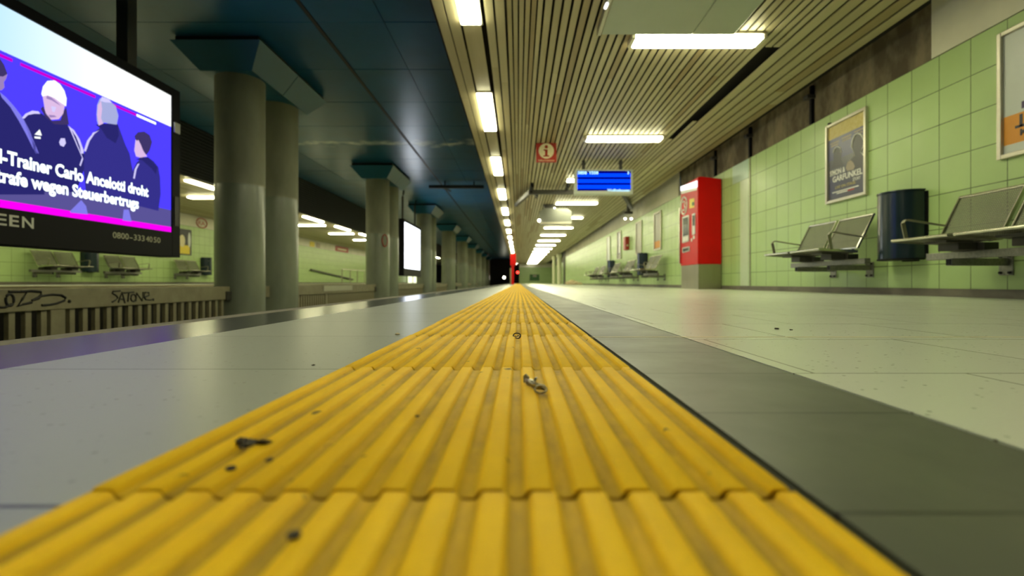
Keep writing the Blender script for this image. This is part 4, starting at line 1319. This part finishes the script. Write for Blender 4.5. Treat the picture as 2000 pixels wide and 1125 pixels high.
# ------------------------------------------------------------------ far end of the platform
y = 30.0
t = thing('emergency_pillar', 'narrow red emergency call post with a box head beside the yellow strip', 'call post', (-0.33, y, 0))
MB().box(-0.41, -0.255, y, y + 0.16, 0, 1.2).build('post', 'red', t, bevel=0.01)
MB().box(-0.48, -0.13, y - 0.05, y + 0.25, 1.17, 1.86).build('head', 'red', t, bevel=0.02)
MB().box(-0.50, -0.415, y + 0.02, y + 0.14, 0, 1.0).build('conduit', 'fence', t)
y = 66.5
t = thing('signal', 'dark track signal with red lamps at the far platform end', 'signal', (-0.2, y, -0.95))
MB().box(-0.43, 0.03, y, y + 0.3, 0.25, 2.45).box(-0.25, -0.15, y + 0.1, y + 0.2, -0.95, 0.3).build('board', 'black', t)
for u, v, m in ((1011.5, 507, 'red_glow'), (1008, 514, 'spot'), (1011, 532, 'red_glow')):
    p = at(u, v, y - 0.08)
    MB().cyl(p, p + Vector((0, 0.08, 0)), 0.17, 20).build('lamp', m, t)
p = at(984.5, 542, 67.5)
t = thing('tunnel_light', 'single small white light far inside the dark tunnel', 'tunnel light', p)
MB().cyl(p, p + Vector((0, 0.1, 0)), 0.17, 18).build('lens', 'spot', t)
MB().box(p.x - 0.22, p.x + 0.22, p.y + 0.1, 69.998, p.z - 0.22, p.z + 0.22).build('housing', 'dark_steel', t)
t = thing('far_poster', 'dark green poster on the far end wall', 'poster', (2.1, YF, 0.4))
MB().box(1.53, 2.72, YF - 0.04, YF, 0.40, 1.15).build('sheet', 'green_print', t)
MB().box(1.9, 2.4, YF - 0.045, YF - 0.04, 0.85, 1.12).build('pale_print', 'poster_grey', t)
MB().box(1.5, 2.75, YF - 0.035, YF, 0.37, 1.18).build('frame', 'dark_steel', t)
for (x0, x1, yy, lab) in ((3.06, 3.34, 44.0, 'slimmer pale column at the far end of the platform'), (3.24, 3.60, 41.0, 'brighter thicker pale column with a cap, nearest the right wall end')):
    t = thing('pale_column', lab, 'column', ((x0 + x1) / 2, yy, 0), 'pale columns at the platform end')
    cxx = (x0 + x1) / 2
    MB().cyl((cxx, yy, 0), (cxx, yy, 2.2), (x1 - x0) / 2, 24).build('shaft', 'pale_column', t, smooth=True)
    MB().cyl((cxx, yy, 2.2), (cxx, yy, 2.5), (x1 - x0) / 2 + 0.04, 24).build('cap', 'pale_column', t, smooth=True)

# ------------------------------------------------------------------ litter
def crumple(name, pts, m, seed, amp=0.003, label='', cat='litter', sub=2, group=None):
    """irregular crumpled lump through the given ellipsoids (centre, radii)"""
    rnd = random.Random(seed)
    bm = bmesh.new()
    for (c, r) in pts:
        g = bmesh.ops.create_icosphere(bm, subdivisions=sub, radius=1.0)
        for v in g['verts']:
            k = 1 + rnd.uniform(-0.35, 0.35)
            v.co = Vector((c[0] + v.co.x * r[0] * k, c[1] + v.co.y * r[1] * k, c[2] + v.co.z * r[2] * k))
    me = bpy.data.meshes.new(name)
    bm.to_mesh(me)
    bm.free()
    me.materials.append(MT[m])
    o = bpy.data.objects.new(name, me)
    COL.objects.link(o)
    return tag(o, label, cat, group)


# twisted foil scrap with a ring of foil at its near end
t = thing('foil_scrap', 'twisted scrap of dirty foil lying on the yellow strip', 'litter', (0.018, 0.53, 0.005))
rnd = random.Random(5)
b = MB()
pathp = [(0.0085, 0.556, 0.0105), (0.0120, 0.548, 0.0100), (0.0160, 0.540, 0.0090), (0.0205, 0.532, 0.0090), (0.0255, 0.525, 0.0085), (0.0290, 0.520, 0.0080)]
rad = [0.0018, 0.0042, 0.0032, 0.0042, 0.0034, 0.0022]
seg = 9
for i, (p, r) in enumerate(zip(pathp, rad)):
    for k in range(seg):
        a_ = 2 * math.pi * k / seg
        j = r * rnd.uniform(0.6, 1.25)
        b.v.append(Vector((p[0] + j * math.cos(a_) * 0.9, p[1] + 0.25 * j * math.cos(a_), max(0.0051, p[2] + j * math.sin(a_)))))
for i in range(len(pathp) - 1):
    for k in range(seg):
        b.f.append([i * seg + k, i * seg + (k + 1) % seg, (i + 1) * seg + (k + 1) % seg, (i + 1) * seg + k])
        b.m.append(0)
b.f.append(list(range(seg))); b.m.append(0)
b.f.append(list(range((len(pathp) - 1) * seg, len(pathp) * seg))); b.m.append(0)
b.build('twist', 'foil', t)
MB().tube([(0.0235 + 0.0062 * math.cos(a_), 0.516 + 0.003 * math.sin(a_), 0.0085 + 0.0034 * math.sin(a_)) for a_ in (2 * math.pi * i / 18 for i in range(18))], 0.0012, 7, closed=True).build('loop', 'foil', t, smooth=True)
MB().prism([(0.006, 0.558, 0.007), (0.010, 0.556, 0.007), (0.0125, 0.557, 0.013), (0.0085, 0.560, 0.0165), (0.0055, 0.560, 0.014)], [(0.0065, 0.5605, 0.007), (0.0105, 0.559, 0.007), (0.013, 0.5595, 0.013), (0.009, 0.5625, 0.0165), (0.006, 0.562, 0.014)]).build('flap', 'foil', t)
MB().prism([(0.0150, 0.549, 0.009), (0.0190, 0.547, 0.009), (0.0215, 0.549, 0.0145), (0.0185, 0.551, 0.0140)], [(0.0152, 0.5515, 0.009), (0.0192, 0.5495, 0.009), (0.0217, 0.5515, 0.0145), (0.0187, 0.5535, 0.0140)]).build('flap', 'foil', t)
t = thing('wire_ring', 'small dark crumpled ring by the wide joint of the yellow strip', 'litter', (-0.002, 1.05, 0.004))
b = MB()
b.tube([(-0.0025 + 0.0078 * math.cos(a_), 1.055 + 0.004 * math.sin(a_) + 0.001 * math.sin(3 * a_), 0.0070 + 0.0060 * math.sin(a_) * (1 if math.sin(a_) < 0 else 0.8)) for a_ in (2 * math.pi * i / 20 for i in range(20))], 0.0013, 7, closed=True)
b.build('ring', 'debris', t, smooth=True)
MB().tube([(-0.008, 1.056, 0.006), (-0.004, 1.056, 0.004), (0.0, 1.056, 0.0065), (0.004, 1.056, 0.0045)], 0.0012, 6).build('inner_wire', 'foil', t)
for k, (u, v, s_, lab) in enumerate(((485, 874, 0.0052, 'dark leafy crumb on the left ridges of the yellow strip, largest of three'), (527, 904, 0.0024, 'small dark crumb just right of the leafy crumb on the strip'), (452, 921, 0.0026, 'small dark crumb just left of and below the leafy crumb'),
                                     (574, 1054, 0.0030, 'dark blurred crumb on the strip near the bottom edge'), (815, 817, 0.0018, 'tiny dark crumb on the strip left of the foil scrap'), (612, 714, 0.0022, 'tiny dark crumb on the pale tile beside the strip edge'), (776, 654, 0.0050, 'pale chip lying at the left end of the wide joint'),
                                     (1517, 643, 0.0045, 'dark speck on the pale floor below the first bench'), (1545, 645, 0.0035, 'second dark speck on the pale floor, right of the first'))):
    d_ = F * (EYE - (0.004 if k < 5 else 0.0)) / (v - VV)
    p = at(u, v, d_)
    zb2 = 0.0052 if k < 5 else 0.0
    cl = [((p.x, p.y, zb2 + s_ * 0.4), (s_, s_ * 1.2, s_ * 0.45))]
    if k == 0:
        cl += [((p.x - 0.008, p.y + 0.006, zb2 + 0.002), (0.004, 0.003, 0.002)), ((p.x + 0.010, p.y + 0.002, zb2 + 0.002), (0.006, 0.002, 0.002))]
    crumple('crumb', cl, 'paper' if k == 6 else 'debris', 20 + k, label=lab, group='crumbs on the floor')
for k, (u, w) in enumerate(((1109, 0.22), (1117, 0.30), (1125, 0.22), (1133, 0.16))):
    y = 27.0 - 0.4 * k
    x = (u - VU) * y / F
    crumple('crumpled_paper', [((x, y, w * 0.42), (w * 0.6, w * 0.5, w * 0.42)), ((x + w * 0.4, y + 0.05, w * 0.3), (w * 0.4, w * 0.4, w * 0.3))], 'paper', 40 + k, sub=3,
            label=['leftmost crumpled pale paper heaped on the far floor by the wall', 'largest crumpled paper of the far floor heap', 'crumpled paper right of the largest in the far heap', 'small crumpled paper at the right of the far heap'][k], group='crumpled papers on the far floor')
